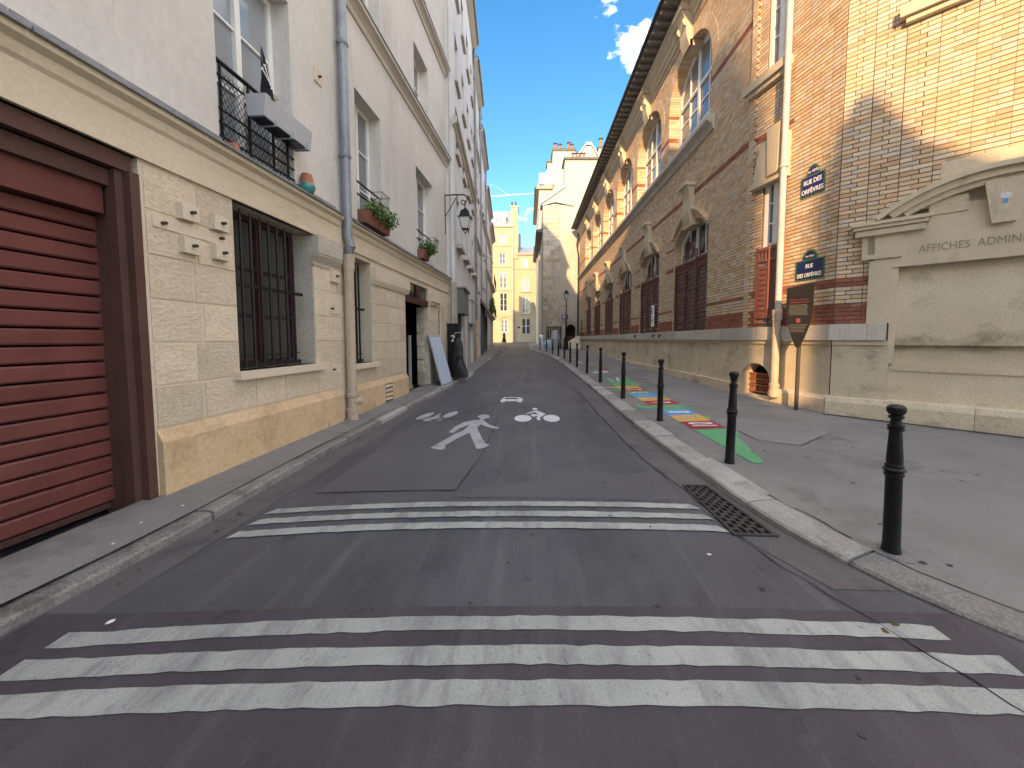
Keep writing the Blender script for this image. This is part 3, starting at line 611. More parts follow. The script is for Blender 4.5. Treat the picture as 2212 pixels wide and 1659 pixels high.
# ---- litter and gum
def bits(name, m, spots, zf, label, cat, r0, r1, flat=True):
    for i, (x, y) in enumerate(spots):
        rr = rnd.uniform(r0, r1); n = 7; mb = MB()
        pts = [(x+rr*rnd.uniform(.6, 1.2)*math.cos(6.283*k/n), y+rr*rnd.uniform(.6, 1.2)*math.sin(6.283*k/n)) for k in range(n)]
        mb.add([(a, b, zf(a, b)+.0105) for a, b in pts]+[(x, y, zf(x, y)+.0105+rr*.25)], [(k, (k+1) % n, n) for k in range(n)])
        tag(mb.build(name, m), label, cat, label)
bits('litter_scrap', 'litter', [(-2.31, 2.03), (1.28, 2.62), (.22, 5.9)], lambda x, y: zroad(x, y), 'small white paper scrap lying on the asphalt', 'litter', .012, .022)
bits('litter_scrap', 'litter', [(-2.95, 3.2), (-3.0, 2.9), (-2.92, 2.62)], zsl, 'tiny white scrap lying on the narrow left pavement', 'litter', .008, .018)
bits('fallen_leaf', 'dry_leaf', [(1.72, 6.3), (1.7, 6.7), (1.66, 7.1), (1.75, 5.6), (1.7, 5.9), (1.73, 6.5), (1.72, 7.6), (-2.5, 3.0), (-2.55, 3.3), (1.9, 1.95), (2.0, 2.0), (-2.6, 2.35), (-2.62, 2.5)], lambda x, y: zroad(x, y), 'brown dry leaf caught in the gutter', 'leaf', .014, .03)
gs = MB()
for i in range(150):
    if i < 90: x, y = rnd.uniform(2.5, 4.8), rnd.uniform(2.4, 12)**1.0; zf = zsw
    else: x, y = rnd.uniform(-2, 1.8), rnd.uniform(1.0, 9); zf = zroad
    if i < 90 and y < 3.6 and x > 4.3: continue
    rr = rnd.uniform(.008, .022)*(1 if i < 110 else .6)
    gs.add([(x+rr*math.cos(6.28*k/8)*rnd.uniform(.7, 1.2), y+rr*math.sin(6.28*k/8)*rnd.uniform(.7, 1.2), zf(x, y)+.0088) for k in range(8)], [tuple(range(8))])
tag(gs.build('gum_spots', 'gum'), 'flattened dark gum spots scattered over road and pavement', 'gum', kind='stuff')
# grime gathered along the foot of the school corner
def foot_dirt(a, b, n):
    o1, o2 = [], []
    for i in range(n+1):
        t = i/n; x, y = a[0]+(b[0]-a[0])*t, a[1]+(b[1]-a[1])*t; o1.append((x+.05, y+.05)); o2.append((x-.07*rnd.uniform(.5, 1.6)-.02, y-.07*rnd.uniform(.5, 1.6)-.02))
    mb = MB(); mb.v = [(x, y, zsw(x, y)+.006) for p in zip(o1, o2) for x, y in p]; mb.c = [(1, 1, 1)]*len(mb.v); mb.f = [(2*i, 2*i+1, 2*i+3, 2*i+2) for i in range(n)]
    struct(mb.build('pavement_grime', 'gum'))
foot_dirt((5.3, 6.8), (8.2, 3.9), 40)
# ================================================================ the brick school on the right
SU = (0, -1); aB = R(12); BU = (math.sin(aB), -math.cos(aB)); CU = (.7071, -.7071)
FM, FB, FC = frame(P1, SU), frame(P1, BU), frame(P2, CU)
school = thing('school_building', 'yellow brick school with arched white windows and red brick bands', 'building', (P1[0], P1[1], 0), rotz_of(SU))
INV = FM.inverted(); MB_, MC_ = INV @ FB, INV @ FC; I4 = Matrix.Identity(4)
PITCH = 3.95; NW = 6
def hk(h, k): return dict(h, x0=h['x0']-PITCH*k, x1=h['x1']-PITCH*k)
LOW = dict(x0=-4.42, x1=-1.92, z0=1.86, z1=5.25, rise=.5, seg=True)
UPP = dict(x0=-5.15, x1=-2.0, z0=7.5, z1=10.72, rise=1.32, reveal=.5)
END = -28.6
low = [hk(LOW, k) for k in range(NW)]; upp = [hk(UPP, k) for k in range(NW)]
small = [dict(x0=-27.2, x1=-26.4, z0=1.86, z1=3.4, rise=.35), dict(x0=-27.4, x1=-26.9, z0=5.4, z1=6.1), dict(x0=-27.3, x1=-26.8, z0=9.2, z1=10.0)]
LB = 12.0 # wall top
holesM = low+upp+small
BLO = dict(x0=.4, x1=1.0, z0=1.86, z1=5.0); BUP = dict(x0=.4, x1=1.0, z0=7.16, z1=10.2)
holesB = [BLO, BUP]
CR = dict(x0=.72, x1=2.94, z0=1.17, z1=2.76); CUP = dict(x0=.85, x1=2.8, z0=6.75, z1=9.4)
CLEN = 4.0
CH = .0725
BUFF = [(0.63, 0.469, 0.302), (0.66, 0.51, 0.351), (0.58, 0.421, 0.26), (0.62, 0.51, 0.4), (0.57, 0.385, 0.235), (0.68, 0.551, 0.393), (0.58, 0.469, 0.363), (0.63, 0.416, 0.266)]
REDS = [(.31, .115, .075), (.35, .13, .085), (.27, .1, .068), (.33, .14, .095)]
def colr(rr, red):
    c = rr.choice(REDS if red else BUFF); k = rr.uniform(.9, 1.1); return tuple(x*k for x in c)
def is_red(seg, z):
    if seg == 'M':
        if 1.86 < z < 2.2 or 2.53 < z < 2.61: return True
        if 3.75 < z < 3.83 or 4.45 < z < 4.53: return False
        if 5.92 < z < 6.07: return True
        if 8.5 < z < 8.65: return True
        if 11.0 < z < 11.1: return True
    else:
        if 1.86 < z < 2.2 or 2.53 < z < 2.68: return True
        if seg == 'B' and 5.85 < z < 6.0: return True
    return False
def subtract(iv, holes, z):
    for h in holes:
        if h['z0'] < z < h['z1']:
            xc = (h['x0']+h['x1'])/2; w = arch_half(h, z); a, b = xc-w, xc+w; out = []
            for p, q in iv:
                if b <= p or a >= q: out.append((p, q)); continue
                if p < a: out.append((p, a))
                if q > b: out.append((b, q))
            iv = out
    return iv
def courses(seg, xa, xb, za, zb, holes, sink, extra=None):
    rr = random.Random(hash(seg) % 1 + {'M': 11, 'B': 12, 'C': 13}[seg]); n = int((zb-za)/CH)
    for i in range(n):
        z0 = za+i*CH+.006; z1 = z0+CH-.014; zm = (z0+z1)/2
        iv = subtract([(xa, xb)], holes, zm)
        for p, q in iv:
            x = p; st = (i % 2)
            first = True
            while x < q-.012:
                ln = .225 if (st % 2 == 0) else .145
                if first and i % 2: ln = .145
                first = False
                e = min(x+ln, q)
                if q-e < .05: e = q
                red = is_red(seg, zm) and not (seg == 'B' and zm > 5 and x > .95)
                if seg == 'M' and not red and (4.6 < zm < 4.72 or 3.9 < zm < 4.0): # red bands on the piers only
                    red = any(h['x0']-.75 < x < h['x0'] for h in low)
                sink(x+.004, e-.006 if e < q else e-.002, z0, z1, colr(rr, red)); x = e; st += 1
# brick walls
bM = MB(); mort = MB(); wall(mort, END, 0, 1.86, LB, holesM, 0, .36); mort.build('mortar_wall', 'mortar', school)
courses('M', END, 0, 1.86, 11.3, holesM, lambda a, b, c, d, col: bM.box(a, b, -.008, .0, c, d, col, False))
# brick reveals on both jambs of each opening
rr = random.Random(5)
for h in low+upp:
    z = h['z0']+.004
    while z < h['z1']-h['rise']:
        for sgn, xx in ((1, h['x0']), (-1, h['x1'])):
            dd = .48 if h['z0'] > 5 else .36; cuts = [(0, .11), (.118, .34), (.348, dd)] if int(z/CH) % 2 else [(0, .23), (.238, dd)]
            for a, b in cuts:
                red = h['z0'] > 5 and (8.5 < z < 8.65 or 9.3 < z < 9.4)
                x0, x1 = (xx, xx+.007) if sgn > 0 else (xx-.007, xx)
                bM.box(x0, x1, a-.006, b, z, z+CH-.011, colr(rr, red))
        z += CH
bM.build('bricks', 'brick', school, kind='stuff')
# arch rings
av = MB()
def ring(mb, h, t, y0, y1, w=.075, col=None, flare=0, grow=0):
    xc = (h['x0']+h['x1'])/2; hw = (h['x1']-h['x0'])/2; n = 40; pts = []
    for i in range(n+1):
        x = xc-hw*math.cos(math.pi*i/n); pts.append(Vector((x, arch_z(h, x))))
    cum = [0]
    for a, b in zip(pts, pts[1:]): cum.append(cum[-1]+(b-a).length)
    def at(s):
        for i in range(n):
            if s <= cum[i+1] or i == n-1:
                f = (s-cum[i])/(cum[i+1]-cum[i]); p = pts[i].lerp(pts[i+1], f); break
        zc = h['z1']-h['rise']-(.0 if not h.get('seg') else 1.3)
        d = Vector((p.x-xc, p.y-zc)); d.normalize(); return p, d
    s = 0; L_ = cum[-1]
    k = max(8, int(L_/w)); w = L_/k
    for i in range(k):
        a, da = at(i*w+.004); b, db = at((i+1)*w-.004)
        a = a-da*.012; b = b-db*.012
        mb.prism([(a.x, a.y), (b.x, b.y), (b.x+db.x*t, b.y+db.y*t), (a.x+da.x*t, a.y+da.y*t)][::-1], y0, y1, col or colr(rr, False))
for h in upp: ring(av, h, .34, -.016, .46)
for h in low: ring(av, h, .5, -.016, .34)
av.build('arch_bricks', 'brick', school, kind='stuff')
# segment B and the canted corner C: 300 bricks that show largest stand alone, the rest are joined
allb = []
wB = MB(); wall(wB, 0, 2.084, 1.86, 13, holesB, 0, .3); wB.build('mortar_wall', 'mortar', school, MB_)
courses('B', 0, 2.075, 1.86, 12.9, holesB, lambda a, b, c, d, col: allb.append((0, a, b, c, d, col)))
FRM = dict(x0=.46, x1=3.2, z0=1.5, z1=4.1); spand = dict(x0=.44, x1=3.22, z0=1.5, z1=3.62); sp2 = dict(x0=1.2, x1=2.46, z0=3.62, z1=4.27)
wC = MB(); wall(wC, 0, CLEN, 1.86, 13, [spand, CUP], 0, .3); wC.build('mortar_wall', 'mortar', school, MC_)
courses('C', .0, CLEN, 1.86, 12.9, [spand, sp2, CUP], lambda a, b, c, d, col: allb.append((1, a, b, c, d, col)))
def vis(b):
    if not b[0]: return 0
    x, z = (b[1]+b[2])/2, (b[3]+b[4])/2
    if x > 2.0 or z > 6.3: return 0
    return (b[2]-b[1])*(1+x*.3)
order = sorted(range(len(allb)), key=lambda i: -vis(allb[i])); solo = set(order[:300])
jB, jC = MB(), MB(); cache = {}
for i, (sg, a, b, c, d, col) in enumerate(allb):
    if i in solo:
        ln = round(b-a, 2); kk = (ln, rr.randrange(8))
        if kk not in cache:
            q = MB().box(-ln/2, ln/2, -.008, 0, -(CH-.014)/2, (CH-.014)/2, colr(rr, False), False)
            cache[kk] = q.mesh('brick'); cache[kk].materials.append(MATS['brick'])
        red = is_red('C', (c+d)/2)
        if red:
            kk = (ln, 'r', rr.randrange(4))
            if kk not in cache:
                q = MB().box(-ln/2, ln/2, -.008, 0, -(CH-.014)/2, (CH-.014)/2, colr(rr, True), False); cache[kk] = q.mesh('brick'); cache[kk].materials.append(MATS['brick'])
        link('brick', cache[kk], school, MC_ @ T(((a+b)/2, rr.uniform(-.002, .001), (c+d)/2)))
    else: (jC if sg else jB).box(a, b, -.008, 0, c, d, col, False)
jB.build('bricks', 'brick', school, MB_, kind='stuff'); jC.build('bricks', 'brick', school, MC_, kind='stuff')
# inner shell so no light leaks
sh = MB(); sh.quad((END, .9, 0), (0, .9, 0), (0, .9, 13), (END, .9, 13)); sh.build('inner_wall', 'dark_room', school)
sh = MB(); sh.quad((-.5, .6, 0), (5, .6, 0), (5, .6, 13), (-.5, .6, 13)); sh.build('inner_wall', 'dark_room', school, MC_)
# ---- windows: first bay built, the others copied
w_up = window(school, UPP, .34, cols=4, rows=4, fr=.19, bar=.055, mull=.15, transom=9.45, glass='glass_up')
w_lo = window(school, LOW, .24, cols=4, rows=4, fr=.16, bar=.05, mull=.12, transom=4.1, glass='glass')
k_ = MB() # stone tie block in the upper soffit, keystone console up to the eaves
xc = (UPP['x0']+UPP['x1'])/2
def scroll(mb, xc, w, z0, z1, d0, d1):
    pr = [(0, z0)]
    n = 14
    for i in range(n+1):
        t = i/n; y = -(d0+(d1-d0)*(t**1.6)+.05*math.sin(t*6.0)); pr.append((y, z0+(z1-z0)*t))
    pr.append((0, z1)); mb.prismx(pr, xc-w/2, xc+w/2)
scroll(k_, xc, .5, 10.5, 11.5, .1, .4); k_.box(xc-.3, xc+.3, -.42, 0, 11.5, 11.62); k_.box(xc-.27, xc+.27, -.38, 0, 11.62, 11.72)
k_.lathe([(.11, -.005), (.12, 0)], 12) if False else None
for sx in (-.232, .222):
    k_.add([(xc+sx+(.01 if i else 0), -.2+r_*math.cos(6.28*j/12), 11.2+r_*math.sin(6.28*j/12)) for i in (0, 1) for r_ in (.12,) for j in range(12)], [tuple(range(11, -1, -1)), tuple(range(12, 24))]+[(j, (j+1) % 12, 12+(j+1) % 12, 12+j) for j in range(12)])
k_.box(xc-.25, xc+.25, -.08, .45, 10.5, 10.68)
p_key = k_.build('console_keystone', 'school_stone', school, smooth=True)
k_ = MB(); xl = (LOW['x0']+LOW['x1'])/2
scroll(k_, xl, .5, 5.1, 6.2, .1, .26); k_.box(xl-.3, xl+.3, -.3, 0, 6.2, 6.3); k_.prism([(xl-.36, 5.02), (xl+.36, 5.02), (xl+.3, 5.34), (xl-.3, 5.34)], -.09, .35)
p_lk = k_.build('keystone', 'school_stone', school, smooth=True)
# brick roll hoods either side of the lower keystone, red label band above
k_ = MB(); rdm = random.Random(3)
for sgn in (-1, 1):
    for i in range(15):
        x = xl+sgn*(.34+i*.062); z = arch_z(LOW, x)+.16+.1*(1-i/15)
        k_.tube([(x-.026, -.05, z), (x+.026, -.05, z)], .075, 8, colr(rdm, False))
p_hd = k_.build('hood_roll', 'brick', school, smooth=True)
# iron grille
def grille(xa, xb, z0, z1, y, m, M=None, crest=True, npan=3, bw=.0062, st=.125, pw=.028):
    g_ = MB(); w = xb-xa
    for i in range(npan+1):
        x = xa+w*i/npan; g_.box(x-pw, x+pw, y-.03, y+.02, z0-.02, z1+.05)
    for z in (z0+.02, z0+.14, z1-.26, z1-.03, z1): g_.box(xa, xb, y-.022, y+.016, z-.018, z+.018)
    for i in range(int(w/.09)):
        x = xa+.045+i*.09; g_.box(x-.013, x+.013, y-.012, y+.008, z1-.25, z1-.04)
    root = g_.build('grille', m, school, M)
    for i in range(npan):
        p = MB(); x0, x1 = xa+w*i/npan+.05, xa+w*(i+1)/npan-.05; xm = (x0+x1)/2
        p.box(x0, x0+pw, y-.016, y+.012, z0+.15, z1-.27); p.box(x1-pw, x1, y-.016, y+.012, z0+.15, z1-.27)
        z = z0+.17; cw = (x1-x0-.06)/4
        while z < z1-.36:
            for q in range(4):
                cx = x0+.03+cw*(q+.5); s_ = 1 if q % 2 else -1
                for a, b in (((cx-cw/2, z), (cx, z+.09)), ((cx, z+.09), (cx+cw/2, z)), ((cx-cw/2, z+.07), (cx+cw*.1*s_, z+.03))):
                    d = Vector((b[0]-a[0], b[1]-a[1])).normalized()*bw; n_ = (-d.y, d.x)
                    p.prism([(a[0]-n_[0], a[1]-n_[1]), (b[0]-n_[0], b[1]-n_[1]), (b[0]+n_[0], b[1]+n_[1]), (a[0]+n_[0], a[1]+n_[1])], y-.012, y+.006)
            z += st
        p.build('lattice', m, root)
    if crest:
        c = MB(); xm = (xa+xb)/2
        for sgn in (-1, 1):
            c.tube([(xm+sgn*(.42-.36*t+.06*math.sin(t*6)), y, z1+.05+.5*t**.7+.05*math.sin(t*9)) for t in [i/12 for i in range(13)]], .02, 6)
            c.tube([(xm+sgn*(.3+.09*math.cos(a)), y, z1+.2+.09*math.sin(a)) for a in [i*.6 for i in range(10)]], .015, 6)
            c.tube([(xm+sgn*.62, y, z1), (xm+sgn*.62, y, z1+.18), (xm+sgn*.56, y, z1+.25)], .02, 6)
        c.tube([(xm+.13*math.cos(a), y, z1+.27+.16*math.sin(a)) for a in [i*.52 for i in range(13)]], .022, 6)
        c.tube([(xm, y, z1+.5), (xm, y, z1+.72)], [.035, .01], 6); c.ball((xm, y, z1+.55), .05)
        c.build('crest', m, root)
    return root
fs = MB().quad((LOW['x0']+.06, .1, 1.9), (LOW['x1']-.06, .1, 1.9), (LOW['x1']-.06, .1, 3.98), (LOW['x0']+.06, .1, 3.98))
p_fr = fs.build('frosted_pane', 'frosted', school)
p_gr = grille(LOW['x0']+.05, LOW['x1']-.05, 1.92, 4.02, .06, 'rust_iron')
for k in range(1, NW):
    for o in (w_up, w_lo, p_key, p_lk, p_hd, p_gr, p_fr): copy_tree(o, school, T((-PITCH*k, 0, 0)))
pos = thing('poster', 'white paper poster taped on the second maroon window grille', 'poster', (0, 0, 0)); pos.matrix_world = FM
MB().box(-6.75, -6.42, .0, .02, 2.1, 2.95).build('sheet', 'letter_white', pos); MB().box(-6.7, -6.58, -.004, 0, 2.6, 2.85).build('picture', 'play_blue', pos)
for z in (2.3, 2.36, 2.45): MB().box(-6.7, -6.5, -.004, 0, z, z+.025).build('text_line', 'letter_grey', pos)
# bay B windows with hood and grille
window(school, BUP, .03, cols=2, rows=5, fr=.1, M=MB_, glass='glass_up'); window(school, dict(BLO, z0=3.5), .05, cols=2, rows=3, fr=.11, M=MB_, glass='glass_pale')
grille(BLO['x0']-.06, BLO['x1'], 1.93, 3.54, -.03, 'pinkish_iron', MB_, False, 2, .0055, .11, .013)
MB().quad((BLO['x0'], .004, 1.88), (BLO['x1'], .004, 1.88), (BLO['x1'], .004, 3.5), (BLO['x0'], .004, 3.5)).build('frosted_pane', 'frosted', school, MB_)
q = MB(); q.box(-.12, 1.03, -.16, .1, 7.0, 7.16); q.box(-.05, 1.0, -.1, .0, 6.9, 7.0); q.build('sill', 'school_stone', school, MB_)
q = MB(); q.prism([(.2, 4.92), (1.06, 4.92), (1.06, 5.72), (.42, 5.72), (.34, 5.5)], -.12, .1); q.prism([(.66, 4.98), (.9, 4.98), (.94, 5.95), (.62, 5.95)], -.17, -.12); q.prism([(.16, 4.85), (1.06, 4.85), (1.06, 4.925), (.18, 4.925)], -.16, .12)
q.build('window_hood', 'school_stone', school, MB_)
# quoin pilaster that steps out at the end of the street front
pil = MB(); rp_ = random.Random(9)
for i in range(int((12.9-1.86)/CH)):
    z0 = 1.86+i*CH+.004
    if 7.0 < z0 < 7.16: continue
    pil.box(-.02, .12+(.05 if i % 2 else 0), -.035, 0, z0, z0+CH-.011, colr(rp_, False))
pil.build('quoin_bricks', 'brick', school, MB_, kind='stuff')
# ---- ledge, plinth
def course_stones(name, m, xa, xb, z0, z1, y0, y1, step, M, skip=None, zbf=None):
    x = xa; r2 = random.Random(int(xa*10)+17)
    while x < xb-.05:
        e = min(x+r2.uniform(*step), xb)
        if xb-e < .3: e = xb
        if not (skip and skip(x, e)):
            MB().box(x+.002, e-.002, y0+r2.uniform(-.003, .003), y1, z0, z1).build(name, m, school, M)
        x = e
course_stones('ledge_stone', 'ledge_stone', END, 0.03, 1.58, 1.86, -.1, .3, (1.2, 1.9), I4)
course_stones('ledge_stone', 'ledge_stone', .0, 2.1, 1.58, 1.86, -.1, .3, (1.0, 1.2), MB_)
course_stones('ledge_stone', 'ledge_stone', -.05, .7, 1.58, 1.86, -.1, .3, (.4, .5), MC_)
for M_, a, b in ((I4, END, 0), (MB_, 0, 2.08), (MC_, -.0, .72)): MB().box(a, b, -.055, .3, 1.5, 1.575).build('ledge_moulding', 'school_stone', school, M_)
course_stones('plinth_stone', 'plinth_stone', END, 0, .0, 1.5, -.02, .3, (1.2, 1.9), I4)
CEL = dict(x0=-.02, x1=.78, z0=.36, z1=1.07, rise=.36)
pm = MB(); wall(pm, -.15, 2.084, -.1, 1.5, [CEL], -.025, .35); pm.build('plinth_panel', 'plinth_stone', school, MB_)
course_stones('plinth_stone', 'plinth_stone', 0.0, .74, .0, 1.5, -.03, .3, (.7, .8), MC_)
MB().box(.74, 2.92, .05, .3, -.1, 1.1).build('plinth_panel', 'plinth_stone', school, MC_)
MB().box(2.92, CLEN, -.03, .3, -.1, 1.5).build('plinth_panel', 'plinth_stone', school, MC_)
# projecting base course that dies into the pavement
bs = [(END, -.1), (-20, .35), (-12, .5), (-7, .54), (-2.2, .56), (0, .56)]
for (a, za), (b, zb) in zip(bs, bs[1:]):
    MB().prism([(a+.003, -.2), (b-.003, -.2), (b-.003, zb), (a+.003, za)], -.12, -.02).build('base_stone', 'plinth_stone', school)
for a, b in ((.9, 2.084),): MB().prismx([(0, -.1), (-.12, -.1), (-.12, .52), (-.09, .58), (0, .58)], a, b).build('base_stone', 'plinth_stone', school, MB_)
for a, b in ((-.05, .78), (.785, 1.7), (1.705, 2.75), (2.755, CLEN)): MB().prismx([(.06, -.2), (-.14, -.2), (-.14, .5), (-.11, .58), (.06, .6)], a, b).build('base_stone', 'plinth_stone', school, MC_)
MB().box(-.1, .86, -.1, .2, .05, .34).build('cellar_sill', 'plinth_stone', school, MB_)
cg = MB()
for z in (.42, .56, .7, .82): cg.box(0, .76, .14, .2, z-.018, z+.018)
for i in range(15):
    x = .04+i*.05
    for z0, z1 in ((.42, .54), (.58, .68), (.72, .8)): cg.lathe([(.009, z0+.01), (.016, (z0+z1)/2), (.009, z1)], 6, (x, .17))
cg.build('cellar_grille', 'terracotta', school, MB_)
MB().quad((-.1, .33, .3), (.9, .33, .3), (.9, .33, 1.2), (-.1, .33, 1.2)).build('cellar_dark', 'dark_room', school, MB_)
# ---- string course / sills of the upper windows
for k in range(NW-1): pass
sc_ = [(0, 7.22), (-.05, 7.22), (-.08, 7.28), (-.1, 7.36), (-.2, 7.42), (-.24, 7.44), (-.24, 7.56), (-.2, 7.6), (.3, 7.62), (.3, 7.22)][::-1]
course = END
x = -1.75
for a, b in [(END, -24), (-24, -19.5), (-19.5, -15), (-15, -10.5), (-10.5, -6), (-6, -1.72)]:
    MB().prismx(sc_, a+.003, b-.003).build('string_course', 'ledge_stone', school)
# ---- frieze mouldings and eaves
fz = [(.1, 11.3), (-.03, 11.3), (-.05, 11.42), (-.1, 11.46), (-.12, 11.62), (-.2, 11.68), (-.24, 11.82), (-.3, 11.86), (-.3, 11.95), (.1, 11.95)][::-1]
for a, b in [(END, -20), (-20, -10), (-10, .02)]: MB().prismx(fz, a+.002, b-.002).build('frieze', 'school_stone', school)
for M_, a, b in ((MB_, 0, 2.1), (MC_, -.02, CLEN)): MB().prismx([(y, z+1) for y, z in fz], a, b).build('frieze', 'school_stone', school, M_)
ev = MB(); ev.prismx([(.4, 12.25), (.4, 12.05), (-.78, 12.1), (-.78, 12.16)], END, .1); eo = ev.build('eaves', 'eave_wood', school)
for i in range(72):
    x = -.1-i*.397
    MB().prismx([(-.28, 11.98), (-.28, 12.08), (-.76, 12.1), (-.76, 12.04), (-.64, 11.99)][::-1], x-.07, x+.07).build('rafter', 'eave_wood', eo)
tipm = MB().ball((0, 0, 0), .035, 6).mesh('rafter_tip'); tipm.materials.append(MATS['school_stone'])
for i in range(72): link('rafter_tip', tipm, eo, T((-.1-i*.397, -.73, 12.01)))
gt = MB().tube([(END, -.82, 12.14), (.1, -.82, 12.14)], .06, 8); gt.build('gutter', 'dark_paint', school)
rf = MB(); rf.add([(END, -.8, 12.2), (.1, -.8, 12.2), (.1, 5, 15.8), (END, 5, 15.8)], [(0, 1, 2, 3)]); rf.build('roof', 'slate', school)
rf = MB(); rf.add([(-.2, 0, 13), (CLEN, 0, 13), (CLEN, 6, 13), (-3, 6, 13)], [(0, 1, 2, 3)]); rf.build('roof', 'slate', school, MC_)
sd = MB(); sd.quad((END, 0, 0), (END, 10, 0), (END, 10, 12.2), (END, 0, 12.2)); sd.build('end_wall', 'plaster_cream', school)
sd = MB(); sd.quad((CLEN, 0, 0), (CLEN+5, 5, 0), (CLEN+5, 5, 13), (CLEN, 0, 13)); sd.build('side_wall', 'school_stone', school, MC_)
# ---- poster frame on the canted corner
af = MB()
af.box(.44, .72, -.05, .02, 1.86, 2.9); af.box(2.94, 3.22, -.05, .02, 1.86, 2.9)
af.box(.36, .5, -.075, .02, 3.0, 3.42); af.box(3.16, 3.3, -.075, .02, 3.0, 3.42)
af.box(.5, 3.16, -.04, .02, 2.76, 3.42)
aff = af.build('notice_frame', 'school_stone', school, MC_)
MB().box(.72, .8, -.02, .1, 1.2, 2.76).build('inner_moulding', 'school_stone', aff)
MB().quad((.7, .1, 1.16), (2.96, .1, 1.16), (2.96, .1, 2.8), (.7, .1, 2.8)).build('notice_panel', 'plinth_stone', aff)
MB().box(.74, 2.92, .03, .1, 1.08, 1.17).build('panel_sill', 'school_stone', aff)
for x0, x1 in ((.2, 1.13), (2.53, 3.46)):
    cn = MB(); cn.box(x0, x1, -.2, .02, 3.46, 3.51); cn.box(x0+.02, x1-.02, -.17, .02, 3.40, 3.46); cn.box(x0+.05, x1-.06, -.14, .02, 3.3, 3.39)
    cn.box(x0+.14, x1-.3, -.075, .02, 2.92, 3.3)
    cn.build('cornice_block', 'school_stone', aff)
pd = MB(); xm = 1.83
def parc(r0, r1, y0, y1, a0=52, n=26):
    zc = 3.98-2.05+.04; out = []
    for i in range(n+1):
        a = R(90-a0/1+2*a0*i/n)
        out.append((math.cos(a), math.sin(a)))
    for (ca, sa), (cb, sb) in zip(out, out[1:]):
        p = [(xm+r0*ca, zc+r0*sa), (xm+r1*ca, zc+r1*sa), (xm+r1*cb, zc+r1*sb), (xm+r0*cb, zc+r0*sb)]
        if min(q[1] for q in p) < 3.47: continue
        pd.prism(p[::-1], y0, y1)
parc(1.92, 2.02, -.14, .02); parc(2.02, 2.09, -.2, .02); parc(1.84, 1.92, -.09, .02)
pd.build('pediment_arc', 'school_stone', aff)
ty = MB(); zc = 1.97
pts = [(xm+1.86*math.cos(R(90-44+88*i/20)), zc+1.86*math.sin(R(90-44+88*i/20))) for i in range(21)]
ty.prism([(xm+1.29, 3.42)]+pts+[(xm-1.29, 3.42)], -.012, .02); ty.build('tympanum', 'school_stone', aff)
for x0, x1 in ((.44, 1.22), (2.44, 3.22)): MB().prism([(x0, 3.5), (x1, 3.5), (x1, 3.62), (x0, 3.62)], -.012, .0).build('spandrel_stone', 'plinth_stone', aff)
MB().prism([(1.2, 3.62), (2.46, 3.62), (2.46, 4.27), (1.2, 4.27)], -.012, .0).build('spandrel_stone', 'school_stone', aff)
for x0, x1 in ((1.1, 1.5), (2.16, 2.56)): MB().box(x0, x1, -.03, .0, 3.5, 3.74).build('tympanum_block', 'school_stone', aff)
ky = MB(); ky.prism([(1.73, 3.24), (1.95, 3.24), (2.02, 3.84), (1.64, 3.84)], -.11, .0); ky.build('keystone', 'school_stone', aff)
stk = thing('sticker', 'small white and blue sticker on the stone keystone over the notice panel', 'sticker', (0, 0, 0)); stk.matrix_world = FC
MB().prism([(1.79, 3.6), (1.8, 3.57), (1.86, 3.55), (1.9, 3.6), (1.88, 3.64), (1.8, 3.64)], -.114, -.111).build('white_part', 'litter', stk); MB().prism([(1.815, 3.5), (1.86, 3.5), (1.865, 3.555), (1.815, 3.56)], -.115, -.112).build('blue_part', 'play_blue', stk)
wall_text('AFFICHES  ADMINISTRATIVES', .165, xm, 2.95, -.041, 'cut_letter_shade', aff, None, .002, 'CENTER', .76, 'inscription')
window(school, CUP, .2, cols=2, rows=3, M=MC_)
MB().box(.65, 3.0, -.16, .1, 6.58, 6.75).build('sill', 'school_stone', school, MC_)
MB().box(.72, 2.9, -.1, .02, 6.5, 6.575).build('sill_moulding', 'school_stone', school, MC_)
# ---- downpipe, plaques, sign
dp = thing('downpipe', 'pale grey rain downpipe on the brick school beside the street plaques', 'pipe', (0, 0, 0)); dp.matrix_world = FB
px = 1.04
MB().tube([(px, -.14, 12.6), (px, -.14, 3.3), (px, -.14, 2.05)], .062, 12).build('upper_pipe', 'pipe_grey', dp, smooth=True)
MB().tube([(px-.01, -.15, 2.06), (px-.01, -.15, .62)], .075, 12).build('lower_pipe', 'pipe_buff', dp, smooth=True)
for z in (2.0, 5.0, 8.2, 11): MB().tube([(px, -.14, z), (px, -.14, z+.05)], .08, 12).build('collar', 'pipe_grey', dp)
MB().lathe([(.07, .7), (.1, .69), (.1, .62), (.09, .6), (.115, .5), (.1, .42), (.05, .38)], 14, (px-.01, -.15)).build('shoe', 'pipe_buff', dp, smooth=True)
MB().lathe([(.075, 2.2), (.095, 2.18), (.095, 2.1), (.085, 2.06), (.09, 1.98)], 14, (px-.01, -.145)).build('socket', 'pipe_buff', dp, smooth=True)
